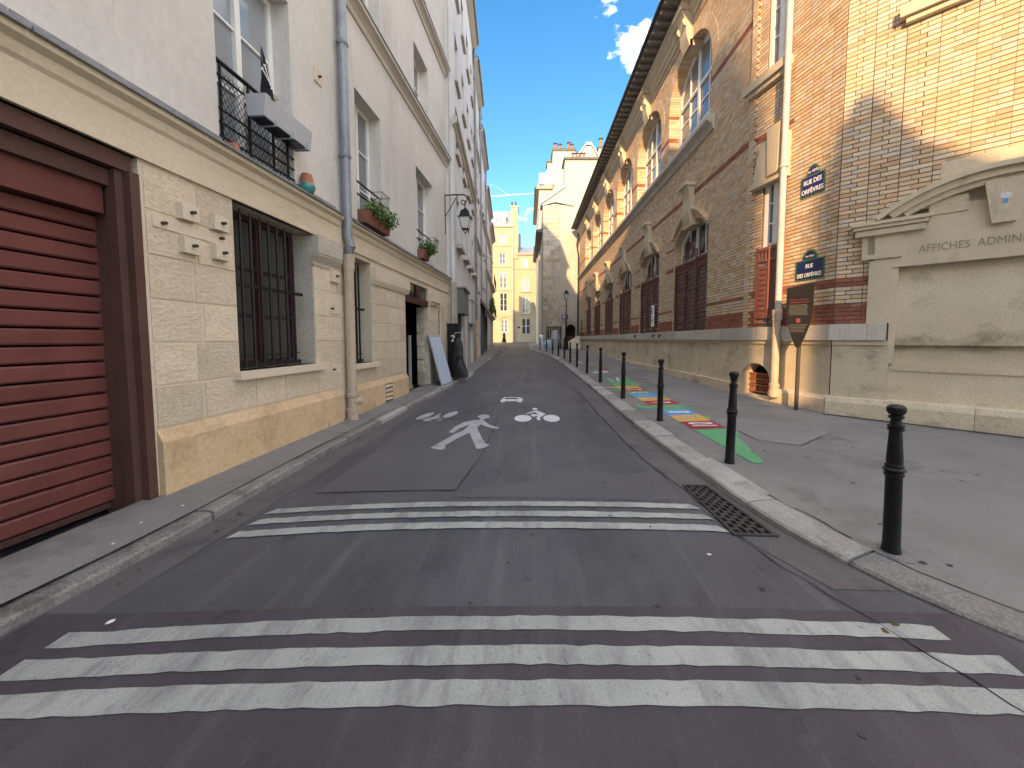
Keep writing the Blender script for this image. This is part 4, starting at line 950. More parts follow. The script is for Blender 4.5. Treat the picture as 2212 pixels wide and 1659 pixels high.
def plaque(label, x0, x1, z0, z1, mblue, lines, size, arr):
    o = thing('street_plaque', label, 'street sign', (0, 0, 0)); o.matrix_world = FB
    xm_ = (x0+x1)/2; w = x1-x0
    def body(e, y, m, nm):
        mb_ = MB(); top = [(xm_+(w*.27-e)*math.cos(math.pi*i/12), z1-e*.2+(.19-e)*math.sin(math.pi*i/12)) for i in range(13)]
        mb_.prism([(x0+e, z0+e), (x1-e, z0+e), (x1-e, z1-e)]+top+[(x0+e, z1-e)], y-.012, y); return mb_.build(nm, m, o)
    body(0, -.012, 'enamel_green', 'border')
    mb_ = MB(); mb_.box(x0+.028, x1-.028, -.029, -.0245, z0+.028, z1-.02); mb_.build('field', mblue, o)
    mb_ = MB(); mb_.prism([(xm_-w*.21, z1+.015), (xm_+w*.21, z1+.015)]+[(xm_+w*.21*math.cos(math.pi*i/10), z1+.02+.13*math.sin(math.pi*i/10)) for i in range(1, 10)], -.029, -.0245); mb_.build('cap_field', mblue, o)
    h = (z1-z0-.05)/len(lines)
    for i, s in enumerate(lines): wall_text(s, size, xm_, z1-.03-h*(i+.78), -.031, 'letter_white', o, None, .001, 'CENTER', .72 if len(s) > 9 else .8, 'lettering', .002)
    wall_text(arr, size*.62, xm_, z1+.04, -.031, 'letter_white', o, None, .001, 'CENTER', .8)
    for cx_, cz_ in ((x0+.02, z0+.02), (x1-.02, z0+.02), (x0+.02, z1-.02), (x1-.02, z1-.02)): MB().add([(cx_+.014*math.cos(6.28*i/8), -.0265, cz_+.014*math.sin(6.28*i/8)) for i in range(8)], [tuple(range(8))]).build('screw', 'letter_grey', o)
    return o
plaque('upper blue street plaque in green frame high on the brick corner', 1.34, 1.82, 4.28, 4.66, 'enamel_blue', ['RUE DES', 'ORFÈVRES'], .12, '1er ARRt')
plaque('lower navy street plaque in green frame just above the red bricks', 1.3, 1.88, 2.72, 3.1, 'enamel_navy', ['RUE', 'DES ORFÈVRES'], .105, '1er Arrt')
sg = thing('history_sign', 'dark paddle shaped history sign on a post against the school wall', 'sign', (5.02, 7.12, 0), rotz_of((math.sin(R(32)), -math.cos(R(32)))))
sz = zsw(5.0, 7.1)
MB().tube([(0, 0, sz), (.0, 0, 1.62)], .034, 10).build('post', 'brown_iron', sg)
pb = [(-.03, 1.45), (.03, 1.45), (.1, 1.62), (.19, 1.9), (.22, 2.2), (.22, 2.6), (-.21, 2.55), (-.21, 2.2), (-.18, 1.9), (-.1, 1.62)]
MB().prism(pb, -.07, -.035).build('panel', 'sign_dark', sg)
wall_text('Histoire de Paris', .055, 0, 2.3, -.0725, 'letter_red', sg, None, .001, 'CENTER', .8)
MB().box(-.15, .16, -.0735, -.0705, 2.265, 2.275).build('text_line', 'letter_red', sg)
for i in range(15):
    z = 2.22-i*.022 if i < 9 else 1.86-(i-9)*.026; hw = (.16 if z > 1.9 else .16*(z-1.45)/.45+.01)
    MB().box(-hw, hw*rnd.uniform(.75, 1), -.0735, -.0705, z, z+.008).build('text_line', 'letter_grey', sg)
MB().box(-.035, .035, -.0735, -.0705, 1.9, 1.98).build('picture', 'letter_red', sg)
# far corner pipe of the school
fp = tag(MB().tube([(5.0-.12, 37.3, 12.0), (4.7, 37.4, 10.6), (4.86, 37.42, 9.6), (4.86, 37.42, .8)], .07, 8).build('downpipe', 'dark_paint', smooth=True), 'dark downpipe at the end of the brick school by the stone house', 'pipe')
gf_ = thing('graffiti', 'small black scribbled tags sprayed on the stone ledge below the windows', 'graffiti', (0, 0, 0)); gf_.matrix_world = FM
for x0 in (-6.3, -5.6, -8.9):
    for k in range(4): MB().tube([(x0+k*.1, -.106, 1.66+.05*(k % 2)), (x0+.05+k*.1, -.106, 1.78), (x0+.08+k*.1, -.106, 1.64+.03*k)], .008, 4).build('stroke', 'cast_iron', gf_)
# ================================================================ left building with the garage
FL = frame(LP, LU); le = thing('plaster_house', 'grey plaster house with tooled stone ground floor and a maroon garage door', 'building', (LP[0], LP[1], 0), rotz_of(LU))
GAR = dict(x0=.4, x1=3.34, z0=-.2, z1=3.12); GW1 = dict(x0=4.3, x1=5.69, z0=1.24, z1=3.12); GW2 = dict(x0=6.68, x1=7.5, z0=1.16, z1=3.05); GD = dict(x0=9.22, x1=10.92, z0=-.1, z1=3.0, reveal=.2); GB = dict(x0=11.86, x1=12.1, z0=.9, z1=2.7)
gh = [GAR, GW1, GW2, GD, GB]; L1E = 12.98
m_ = MB(); wall(m_, -9, L1E, -.3, 3.14, gh, 0, .32); m_.build('ground_floor_wall', 'ashlar_joint', le)
uw = []
for z0, z1 in ((3.66, 6.02), (7.68, 9.05), (10.48, 11.95), (13.2, 14.5)):
    for x0, x1 in ((.6, 1.8), (4.18, 5.36), (7.05, 8.07), (10.1, 11.5)):
        uw.append(dict(x0=x0, x1=x1 if z0 < 4 else x0+1.1, z0=z0, z1=z1))
m_ = MB(); wall(m_, -9, L1E, 3.14, 16, uw, 0, .32); m_.build('plaster_wall', 'plaster', le)
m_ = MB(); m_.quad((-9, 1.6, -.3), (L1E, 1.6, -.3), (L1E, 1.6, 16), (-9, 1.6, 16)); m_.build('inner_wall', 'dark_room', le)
m_ = MB(); m_.quad((L1E, 0, -.3), (L1E, 9, -.3), (L1E, 9, 16), (L1E, 0, 16)); m_.quad((-9, 9, -.3), (-9, 0, -.3), (-9, 0, 16), (-9, 9, 16)); m_.build('party_wall', 'plaster', le)
m_ = MB(); m_.add([(-9, 0, 16), (L1E, 0, 16), (L1E, 2.2, 19), (-9, 2.2, 19)], [(0, 1, 2, 3)]); m_.add([(-9, 2.2, 19), (L1E, 2.2, 19), (L1E, 9, 19.6), (-9, 9, 19.6)], [(0, 1, 2, 3)]); m_.build('roof', 'zinc_roof', le)
# tooled stones, one by one
r4 = random.Random(21)
def stones(xa, xb, za, zb, hs, hh=.36):
    n = round((zb-za)/hh); hh = (zb-za)/n
    for i in range(n):
        z0, z1 = za+i*hh, za+(i+1)*hh
        zm = (z0+z1)/2
        for p, q in subtract([(xa, xb)], hs, zm):
            x = p+.0
            while x < q-.05:
                e = x+r4.uniform(.42, .8)
                if q-e < .3: e = q
                j = .016
                MB().box(x+j, e-j, -r4.uniform(.006, .012), .0, z0+j*.8, z1-j*.8, None, False).build('stone', 'ashlar', le)
                x = e
stones(3.36, 6.62, .8, 3.1, [dict(GW1, z0=1.1)]); stones(7.52, 9.2, .8, 2.66, []); stones(6.62, 7.52, .8, 1.1, []); stones(10.95, 11.82, .3, 2.5, [], .4); stones(12.12, 12.95, .3, 3.1, [], .5)
# ochre plinth with chamfer
for a, b in ((3.36, 6.3), (6.6, 7.9), (8.28, 9.2)): MB().prismx([(.05, -.2), (-.06, -.2), (-.06, .68), (-.0, .8), (.05, .8)], a, b).build('plinth', 'ochre_plinth', le)
for z0, z1 in ((-.2, .22), (.68, .8)): MB().prismx([(.05, z0), (-.06, z0), (-.06 if z1 < .7 else -.058, z1 if z1 < .7 else .685), (0 if z1 > .7 else -.06, z1), (.05, z1)], 7.9, 8.28).build('plinth', 'ochre_plinth', le)
crack('plinth_crack', [(-9, 0)]*2, 0, lambda x, y: -2, 0) if False else None
vg = MB()
for i in range(5): vg.prismx([(-.02, .25+i*.09), (-.075, .24+i*.09), (-.075, .255+i*.09), (.02, .3+i*.09)], 7.92, 8.26)
vg.build('vent_grille', 'ashlar_joint', le); MB().box(7.9, 8.28, .0, .04, .2, .7).build('vent_dark', 'void', le)
# cornice band between ground and first floor
cp = [(.05, 3.12), (-.035, 3.12), (-.035, 3.4), (-.06, 3.43), (-.075, 3.5), (-.13, 3.53), (-.13, 3.585), (.05, 3.6)][::-1]
MB().prismx(cp, -9, 6.36).build('cornice', 'cornice_paint', le); MB().prismx([(y*1.0, z) for y, z in cp], 6.62, L1E).build('cornice', 'cornice_paint', le)
MB().prismx([(.05, 3.12), (-.034, 3.12), (-.034, 3.58), (.05, 3.58)][::-1], 6.362, 6.618).build('cornice', 'cornice_paint', le)
for a, b in ((-9, 1.2), (1.21, 2.6), (2.61, 4.15), (4.16, 5.4), (5.41, 6.34), (6.64, 8.5), (8.51, 10.5), (10.51, 12.98)):
    MB().prismx([(.02, 3.72), (-.006, 3.72), (-.012, 3.64), (-.165, 3.6), (-.165, 3.575), (-.14, 3.575), (-.14, 3.59), (.02, 3.625)], a, b).build('zinc_flashing', 'zinc', le)
for zc_ in (7.48, 10.28, 13.0):
    c2 = [(.03, zc_-.3), (-.03, zc_-.28), (-.05, zc_-.2), (-.1, zc_-.14), (-.16, zc_-.1), (-.16, zc_-.03), (.03, zc_-.02)][::-1]
    MB().prismx(c2, 6.62, L1E).build('string_course', 'cornice_pale', le); MB().prismx(c2, -9, 6.36).build('string_course', 'cornice_pale', le)
    MB().prismx([(.02, zc_+.05), (-.18, zc_), (-.18, zc_-.03), (.02, zc_-.018)], -9, 6.36).build('zinc_flashing', 'zinc', le); MB().prismx([(.02, zc_+.05), (-.18, zc_), (-.18, zc_-.03), (.02, zc_-.018)], 6.62, L1E+.06).build('zinc_flashing', 'zinc', le)
# upper windows
for i, h in enumerate(uw):
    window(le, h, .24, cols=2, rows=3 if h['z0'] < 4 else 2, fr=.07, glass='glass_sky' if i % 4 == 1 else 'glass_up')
    if h['z0'] > 4: MB().box(h['x0']-.05, h['x1']+.05, -.06, .2, h['z0']-.06, h['z0']-.001).build('sill', 'cornice_paint', le)
# garage
gf = MB(); gf.box(.4, 3.30, .02, .1, 2.98, 3.11); gf.box(.4, 3.24, .1, .2, 2.84, 2.97); MB().box(.4, 3.2, .16, .32, 2.62, 2.84).build('header_panel', 'garage_paint', le)
gf.box(3.26, 3.335, -.015, .05, -.2, 2.98); gf.box(3.2, 3.3, .05, .14, -.2, 2.98); gf.box(3.22, 3.32, .14, .34, -.2, 2.84)
gfo = gf.build('garage_frame', 'garage_frame', le)
gd = MB(); gd.box(.4, 3.24, .3, .34, .15, .2); gdo = gd.build('garage_door', 'garage_frame', le)
z = .21
while z < 2.6:
    MB().prismx([(.34, z+.002), (.275, z+.008), (.265, z+.02), (.265, z+.112), (.275, z+.124), (.34, z+.13)][::-1], .42, 3.24).build('slat', 'garage_paint', gdo); z += .134
# pier trim
def block(x0, x1, z0, z1, d, m='smooth_stone', nm='stone_block'): return MB().box(x0, x1, -d, .0, z0, z1).build(nm, m, le)
# moulded capital right of the first window
cap = MB(); cap.box(5.69, 6.34, -.1, .3, 2.86, 3.115); cap.prismx([(0, 2.74), (-.03, 2.74), (-.09, 2.83), (-.09, 2.86), (0, 2.86)][::-1], 5.66, 6.34); cap.box(5.66, 6.34, -.025, .0, 2.68, 2.74)
cap.box(6.6, 6.69, -.1, .3, 2.8, 3.05); cap.build('moulded_capital', 'smooth_stone', le)
sj = MB(); sj.quad((5.688, 0, 1.24), (5.688, 0, 3.1), (5.688, .3, 3.1), (5.688, .3, 1.24)); sj.build('jamb_stone', 'smooth_stone', le)
bd = MB(); bd.box(7.55, 9.38, -.07, .0, 2.78, 3.0); bd.prismx([(0, 2.66), (-.03, 2.66), (-.065, 2.75), (-.07, 2.78), (0, 2.78)][::-1], 7.5, 9.36); bd.build('white_band', 'ashlar_joint', le)
cp2 = MB(); cp2.box(11.0, 11.75, -.13, .0, 2.66, 2.92); cp2.box(11.05, 11.7, -.08, .0, 2.58, 2.66); cp2.build('pier_capital', 'ashlar_joint', le)
for x0, x1, z in ((4.2, 5.82, 1.24), (6.58, 7.62, 1.16)): MB().box(x0, x1, -.1, .25, z-.09, z).build('sill', 'ashlar_joint', le)
# barred windows
def barred(h, y, n):
    gl = dict(h, x0=h['x0']+.02, x1=h['x1']-.02)
    window(le, gl, .28, cols=2, rows=3, fr=.07, m='maroon_wood', glass='glass_dim')
    g_ = MB(); g_.box(h['x0'], h['x1']-.2, y-.012, y+.012, h['z0']+.02, h['z0']+.07); g_.box(h['x0'], h['x1']-.12, y-.02, y+.015, (h['z0']+h['z1'])/2-.02+.05, (h['z0']+h['z1'])/2+.07)
    g_.box(h['x0'], h['x1']-.22, y-.008, y+.008, h['z0']+.16, h['z0']+.175); g_.box(h['x0'], h['x0']+.012, y-.012, y+.012, h['z0']+.02, h['z1']-.1)
    gr = g_.build('window_grille', 'cast_iron', le)
    for i in range(n):
        x = h['x0']+.06+(h['x1']-h['x0']-.36)*i/(n-1); MB().tube([(x, y-.005, h['z0']+.02), (x, y-.005, h['z1']-.14), (x, y-.005, h['z1']-.03)], [.018, .018, .004], 6).build('bar', 'cast_iron', gr)
barred(GW1, .1, 8); barred(GW2, .1, 5)
# workshop doorway
mdr = MB(); mdr.box(9.22, 10.92, .0, .08, 2.5, 2.66); mdr.build('door_lintel', 'maroon_wood', le)
MB().box(9.22, 10.92, .05, .1, 2.66, 3.0).build('door_fanlight', 'glass_black', le); MB().box(10.02, 10.08, .02, .05, 2.67, 3.0).build('fanlight_bar', 'cast_iron', le)
rb = MB(); rb.quad((10.9, .02, 0), (10.9, .3, 0), (10.9, .3, 2.5), (10.9, .02, 2.5)); rb.build('door_jamb', 'rough_wall', le)
for i in range(6):
    MB().box(10.8+r4.uniform(0, .03), 10.895, .12, .3, .3+i*.37, .64+i*.37).build('jamb_stone', 'rubble', le)
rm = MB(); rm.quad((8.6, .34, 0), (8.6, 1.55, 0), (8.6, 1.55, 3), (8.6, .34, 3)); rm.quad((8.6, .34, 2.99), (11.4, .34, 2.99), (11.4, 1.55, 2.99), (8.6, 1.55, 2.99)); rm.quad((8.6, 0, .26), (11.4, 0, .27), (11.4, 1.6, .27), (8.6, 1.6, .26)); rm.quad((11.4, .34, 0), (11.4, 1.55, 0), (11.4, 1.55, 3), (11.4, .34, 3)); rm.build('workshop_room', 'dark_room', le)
br = thing('broom', 'broom with a pale wooden head standing in the dark workshop doorway', 'broom', (0, 0, 0)); br.matrix_world = FL
MB().tube([(10.1, .35, .3), (10.35, .5, 1.5)], .014, 6).build('handle', 'wood_pale', br); MB().box(9.8, 10.3, .25, .36, .27, .36).build('head', 'wood_pale', br)
MB().box(10.3, 10.36, .3, .36, .28, 1.7).build('upright', 'aluminium', br)
for i in range(9): MB().box(GB['x0']+.01, GB['x1']-.01, .03, .06, .92+i*.2, 1.1+i*.2).build('glass_block', 'glass_pale', le)
# iron tie plates
def tie(x0, x1, z0, z1, d, bolts):
    o = MB().box(x0, x1, -d, 0, z0, z1).build('tie_plate', 'ashlar_joint', le)
    for bx_, bz_ in bolts: MB().tube([(bx_, -d, bz_), (bx_, -d-.045, bz_)], .016, 6).build('bolt', 'brown_iron', o)
tie(3.42, 4.2, 2.585, 2.69, .022, [(3.5, 2.63), (4.1, 2.65)])
for x0, x1, z0, z1 in ((3.65, 3.82, 2.72, 2.87), (3.99, 4.16, 2.72, 2.87), (3.65, 3.82, 2.41, 2.56), (3.99, 4.16, 2.42, 2.57)): tie(x0, x1, z0, z1, .075, [((x0+x1)/2, (z0+z1)/2)])
tie(6.1, 6.3, 2.5, 2.68, .06, [(6.2, 2.6)]); tie(6.05, 6.34, 2.0, 2.16, .02, [(6.1, 2.08)]); tie(6.05, 6.34, 1.05, 1.2, .02, [(6.1, 1.12)]); tie(5.87, 6.04, 5.38, 5.58, .02, [(5.96, 5.48)]); tie(6.62, 6.66, 2.5, 2.7, .06, [])
# downpipe
dp = thing('downpipe', 'downpipe on the plaster house, zinc above and cream cast iron below', 'pipe', (0, 0, 0)); dp.matrix_world = FL
MB().tube([(6.49, -.11, 16), (6.49, -.11, 3.3), (6.49, -.16, 3.12), (6.49, -.1, 2.98)], .075, 12).build('zinc_pipe', 'zinc', dp, smooth=True)
for z in (4.55, 6.3, 8.2, 10, 12): MB().tube([(6.49, -.11, z), (6.49, -.11, z+.05)], .088, 12).build('collar', 'zinc', dp); MB().tube([(6.4, -.05, z+.0), (6.36, -.12, z-.02)], .014, 6).build('bracket', 'zinc', dp)
MB().lathe([(.075, 2.68), (.085, 2.72), (.1, 2.82), (.09, 2.86), (.105, 2.9), (.105, 2.98), (.09, 2.99)], 14, (6.49, -.11)).build('socket', 'pipe_buff', dp, smooth=True)
MB().lathe([(.078, .25), (.078, 2.7)], 14, (6.49, -.11)).build('iron_pipe', 'pipe_buff', dp, smooth=True)
MB().lathe([(.08, .62), (.1, .63), (.1, .69), (.08, .7)], 14, (6.49, -.11)).build('collar', 'pipe_buff', dp); MB().lathe([(.12, .14), (.1, .22), (.085, .3), (.1, .36), (.1, .42), (.08, .43)], 14, (6.49, -.11)).build('foot', 'pipe_buff', dp, smooth=True)
MB().tube([(6.49, -.13, .55), (6.56, -.22, .55)], [.07, .06], 12).build('rodding_eye', 'pipe_buff', dp); MB().tube([(6.555, -.215, .55), (6.57, -.23, .55)], .068, 12).build('cap', 'pipe_buff', dp)
MB().lathe([(.095, .2), (.095, 2.7)], 6, (6.49, -.02)) if False else None
# ---- balcony rail, planter, flag, pots at the big window
rl = thing('window_railing', 'black iron window railing covered with diamond wire mesh', 'railing', (0, 0, 0)); rl.matrix_world = FL
MB().tube([(4.18, -.0, 4.5), (5.36, -.0, 4.5)], .024, 8).build('handrail', 'cast_iron', rl)
for z in (4.36, 4.02, 3.88, 3.74): MB().tube([(4.18, 0, z), (5.36, 0, z)], .013, 6).build('rail', 'cast_iron', rl)
for x in (4.22, 4.6, 4.98, 5.24): MB().box(x-.012, x+.012, -.01, .01, 3.66, 4.5).build('post', 'cast_iron', rl)
ms = MB(); s_ = .062
for i in range(-14, 24):
    for sgn in (1, -1):
        x = 4.18+i*s_*1.0; pts = []
        for k in range(2):
            zz = 3.68+k*.72; xx = x+(k*.72*.75 if sgn > 0 else (1-k)*.72*.75); pts.append((xx, zz))
        (xa, za), (xb, zb) = pts
        def clip(xq): return za+(zb-za)*(xq-xa)/(xb-xa)
        if min(xa, xb) > 5.24 or max(xa, xb) < 4.2: continue
        P_ = []
        for xx, zz in pts: xc2 = min(max(xx, 4.2), 5.24); P_.append((xc2, -.012, clip(xc2)))
        ms.tube(P_, .0035, 4, cap=False)
ms.build('wire_mesh', 'cast_iron', rl, kind='stuff')
pl_ = thing('planter_box', 'pale grey planter box hung outside the railing below the pirate flag', 'planter', (0, 0, 0)); pl_.matrix_world = FL
px0 = MB(); px0.prismx([(-.05, 4.12), (-.24, 4.12), (-.27, 4.36), (-.02, 4.36)][::-1], 4.52, 5.36); px0.build('box', 'planter_grey', pl_)
for x in (4.7, 4.98, 5.26): MB().box(x-.012, x+.012, -.275, -.02, 4.09, 4.17).build('bracket', 'planter_grey', pl_)
MB().box(4.56, 5.32, -.235, -.06, 4.1, 4.121).build('underside', 'black_plastic', pl_)
fg = thing('pirate_flag', 'drooping black pirate flag with white crossed bones stuck in the planter', 'flag', (0, 0, 0)); fg.matrix_world = FL
MB().tube([(4.62, -.2, 4.3), (4.56, -.2, 4.92)], .006, 6).build('stick', 'wood_pale', fg)
fv = MB(); n = 8; mrow = 8
for j in range(mrow+1):
    t = j/mrow
    for i in range(n+1):
        s = i/n; w = .02+.27*t
        fv.v.append((4.565-.13*t+w*s+.0*t, -.2-.04*math.sin(s*9+t*2)*t-.05*t, 4.9-.52*t-.05*s*t)); fv.c.append((1, 1, 1))
fv.f = [(j*(n+1)+i, (j+1)*(n+1)+i, (j+1)*(n+1)+i+1, j*(n+1)+i+1) for j in range(mrow) for i in range(n)]
fv.build('cloth', 'black_cloth', fg, smooth=True)
def bone(a, b, nm='bone'):
    mb_ = MB(); d = Vector((b[0]-a[0], b[1]-a[1])).normalized(); n_ = Vector((-d.y, d.x))*.008
    y = -.285
    mb_.prism([(a[0]-n_.x, a[1]-n_.y), (b[0]-n_.x, b[1]-n_.y), (b[0]+n_.x, b[1]+n_.y), (a[0]+n_.x, a[1]+n_.y)], y-.004, y)
    for e in (a, b):
        for sg_ in (-1, 1):
            c = (e[0]+n_.x*1.3*sg_, e[1]+n_.y*1.3*sg_); mb_.prism([(c[0]+.011*math.cos(6.28*k/8), c[1]+.011*math.sin(6.28*k/8)) for k in range(8)], y-.004, y)
    return mb_.build(nm, 'white_cloth', fg)
bone((4.46, 4.58), (4.58, 4.49)); bone((4.5, 4.64), (4.6, 4.45))
def foliage(parent, m, c, rx, ry, rz, n, size, seed, drop=0):
    r5 = random.Random(seed); mb_ = MB()
    for i in range(n):
        while True:
            p = Vector((r5.uniform(-1, 1), r5.uniform(-1, 1), r5.uniform(-1, 1)))
            if p.length < 1: break
        p = Vector((c[0]+p.x*rx, c[1]+p.y*ry-drop*abs(p.x), c[2]+p.z*rz)); s = size*r5.uniform(.5, 1.4)
        a = Vector((r5.uniform(-1, 1), r5.uniform(-1, 1), r5.uniform(-.5, 1))).normalized(); b = a.orthogonal().normalized()
        mb_.add([p, p+a*s*.5+b*s*.28, p+a*s, p+a*s*.5-b*s*.28], [(0, 1, 2, 3)])
    return mb_.build('foliage', m, parent, kind='stuff')
dry = foliage(fg, 'flower', (4.72, -.22, 4.4), .06, .05, .05, 120, .035, 3); dry.name = 'dried_flowers'; dry.parent = pl_
pt = thing('flower_pot', 'terracotta pot upside down on a teal glazed bowl on the ledge', 'pot', (0, 0, 0)); pt.matrix_world = FL
MB().lathe([(.09, 3.74), (.085, 3.78), (.065, 3.88), (.06, 3.88)], 14, (5.5, -.085)).build('pot', 'terracotta', pt, smooth=True); MB().lathe([(.03, 3.6), (.07, 3.62), (.1, 3.68), (.105, 3.72), (.09, 3.75)], 14, (5.5, -.085)).build('bowl', 'teal_glaze', pt, smooth=True)
tag(MB().box(4.2, 4.27, -.14, -.07, 3.61, 3.67).build('clay_brick', 'terracotta', None, FL), 'small pink clay block on the zinc ledge by the railing', 'block')
# ---- flower boxes at the two further windows
def flowerbox(label, h, seed, nbox, flow):
    o = thing('window_railing', label[0], 'railing', (0, 0, 0)); o.matrix_world = FL
    for z in (4.42, 4.2): MB().tube([(h['x0'], 0, z), (h['x1']-.12, 0, z)], .018, 6).build('rail', 'cast_iron', o)
    wb = MB(); xw = h['x1']-.12
    for z, e in ((4.42, 0), (4.22, .05)):
        wb.tube([(xw-.35, -.02, z), (xw-.35, -.22+e, z), (xw, -.22+e, z), (xw, -.02, z)], .006, 5)
    for i in range(7): wb.tube([(xw-.35+i*.058, -.22, 4.42), (xw-.35+i*.058, -.17, 4.22)], .005, 4)
    wb.build('wire_basket', 'cast_iron', o)
    b = thing('flower_box', label[1], 'planter', (0, 0, 0)); b.matrix_world = FL
    x = h['x0']+.02
    for i in range(nbox):
        MB().prismx([(.0, 3.7), (-.15, 3.7), (-.19, 3.93), (.04, 3.93)][::-1], x, x+.48).build('trough', 'trough_clay', b); x += .5
    xm_ = (h['x0']+x)/2
    foliage(b, 'leaf', (xm_+.12, -.14, 4.0), .48*nbox/1.5, .2, .2, 900, .075, seed, .06); foliage(b, flow, (xm_, -.12, 4.12), .3, .1, .07, 90, .045, seed+1).name = 'blossoms'
flowerbox(('iron railing with an empty wire basket above two plant troughs', 'two terracotta troughs with trailing plants on the ledge by the downpipe'), dict(x0=7.05, x1=8.07), 31, 2, 'flower')
flowerbox(('iron railing with wire basket beside the wall lantern', 'single terracotta trough of bushy green plants beside the wall lantern'), dict(x0=10.1, x1=11.4), 41, 1, 'litter')
# ---- wall lantern
def lantern(parent, c, s, m='cast_iron'):
    x, y, z = c # top of the hanger; lantern hangs below
    def ringq(w, zz): return [(x-w, y-w, zz), (x+w, y-w, zz), (x+w, y+w, zz), (x-w, y+w, zz)]
    b = MB(); b.lathe([(.02*s, z-.12*s), (.05*s, z-.11*s), (.06*s, z-.14*s), (.1*s, z-.17*s), (.05*s, z-.2*s)], 10, (x, y)); b.build('finial', m, parent)
    b = MB(); q0, q1, q2 = ringq(.13*s, z-.2*s), ringq(.19*s, z-.42*s), ringq(.25*s, z-.46*s)
    for A, B in ((q0, q1), (q1, q2)):
        for k in range(4): b.quad(A[k], B[k], B[(k+1) % 4], A[(k+1) % 4])
    b.add(q0, [(0, 1, 2, 3)]); b.add(q2, [(3, 2, 1, 0)]); b.build('roof', m, parent)
    top, bot = ringq(.2*s, z-.46*s), ringq(.12*s, z-.86*s)
    for k in range(4):
        i4 = (k+1) % 4
        g_ = MB(); g_.quad(top[k], bot[k], bot[i4], top[i4]); g_.build('pane', 'lamp_glass', parent)
        f4 = MB(); f4.tube([top[k], bot[k]], .013*s, 5); f4.tube([bot[k], bot[i4]], .012*s, 5); f4.tube([bot[k], (x, y, z-1.0*s)], .009*s, 5); f4.build('frame_bar', m, parent)
    b = MB(); b.lathe([(.01*s, z-1.04*s), (.035*s, z-1.0*s), (.02*s, z-.97*s)], 8, (x, y)); b.build('drop', m, parent)
wl = thing('wall_lantern', 'black four sided lantern hanging from a scrolled wall bracket', 'lantern', (-2.69, 12.75, 0))
MB().box(-.03, .02, -.03, .03, 5.0, 6.3).build('wall_plate', 'cast_iron', wl)
ar = MB(); ar.tube([(0, 0, 6.24), (.3, 0, 6.26), (.58, 0, 6.26)]+[(.6+.13*math.sin(a), 0, 6.13+.13*math.cos(a)) for a in [i*.35 for i in range(0, 9)]]+[(.66-.02*i, 0, 6.0+.0*i) for i in range(2)], .022, 8)
ar.tube([(.6+.07*math.cos(a), 0, 6.02+.07*math.sin(a)) for a in [i*.5 for i in range(13)]], .016, 6); ar.tube([(0, 0, 5.55), (.42, 0, 6.24)], .014, 6); ar.build('bracket', 'cast_iron', wl)
MB().tube([(.66, 0, 6.02), (.66, 0, 5.8)], .02, 8).build('hanger', 'cast_iron', wl)
lantern(wl, (.66, 0, 5.93), .88)
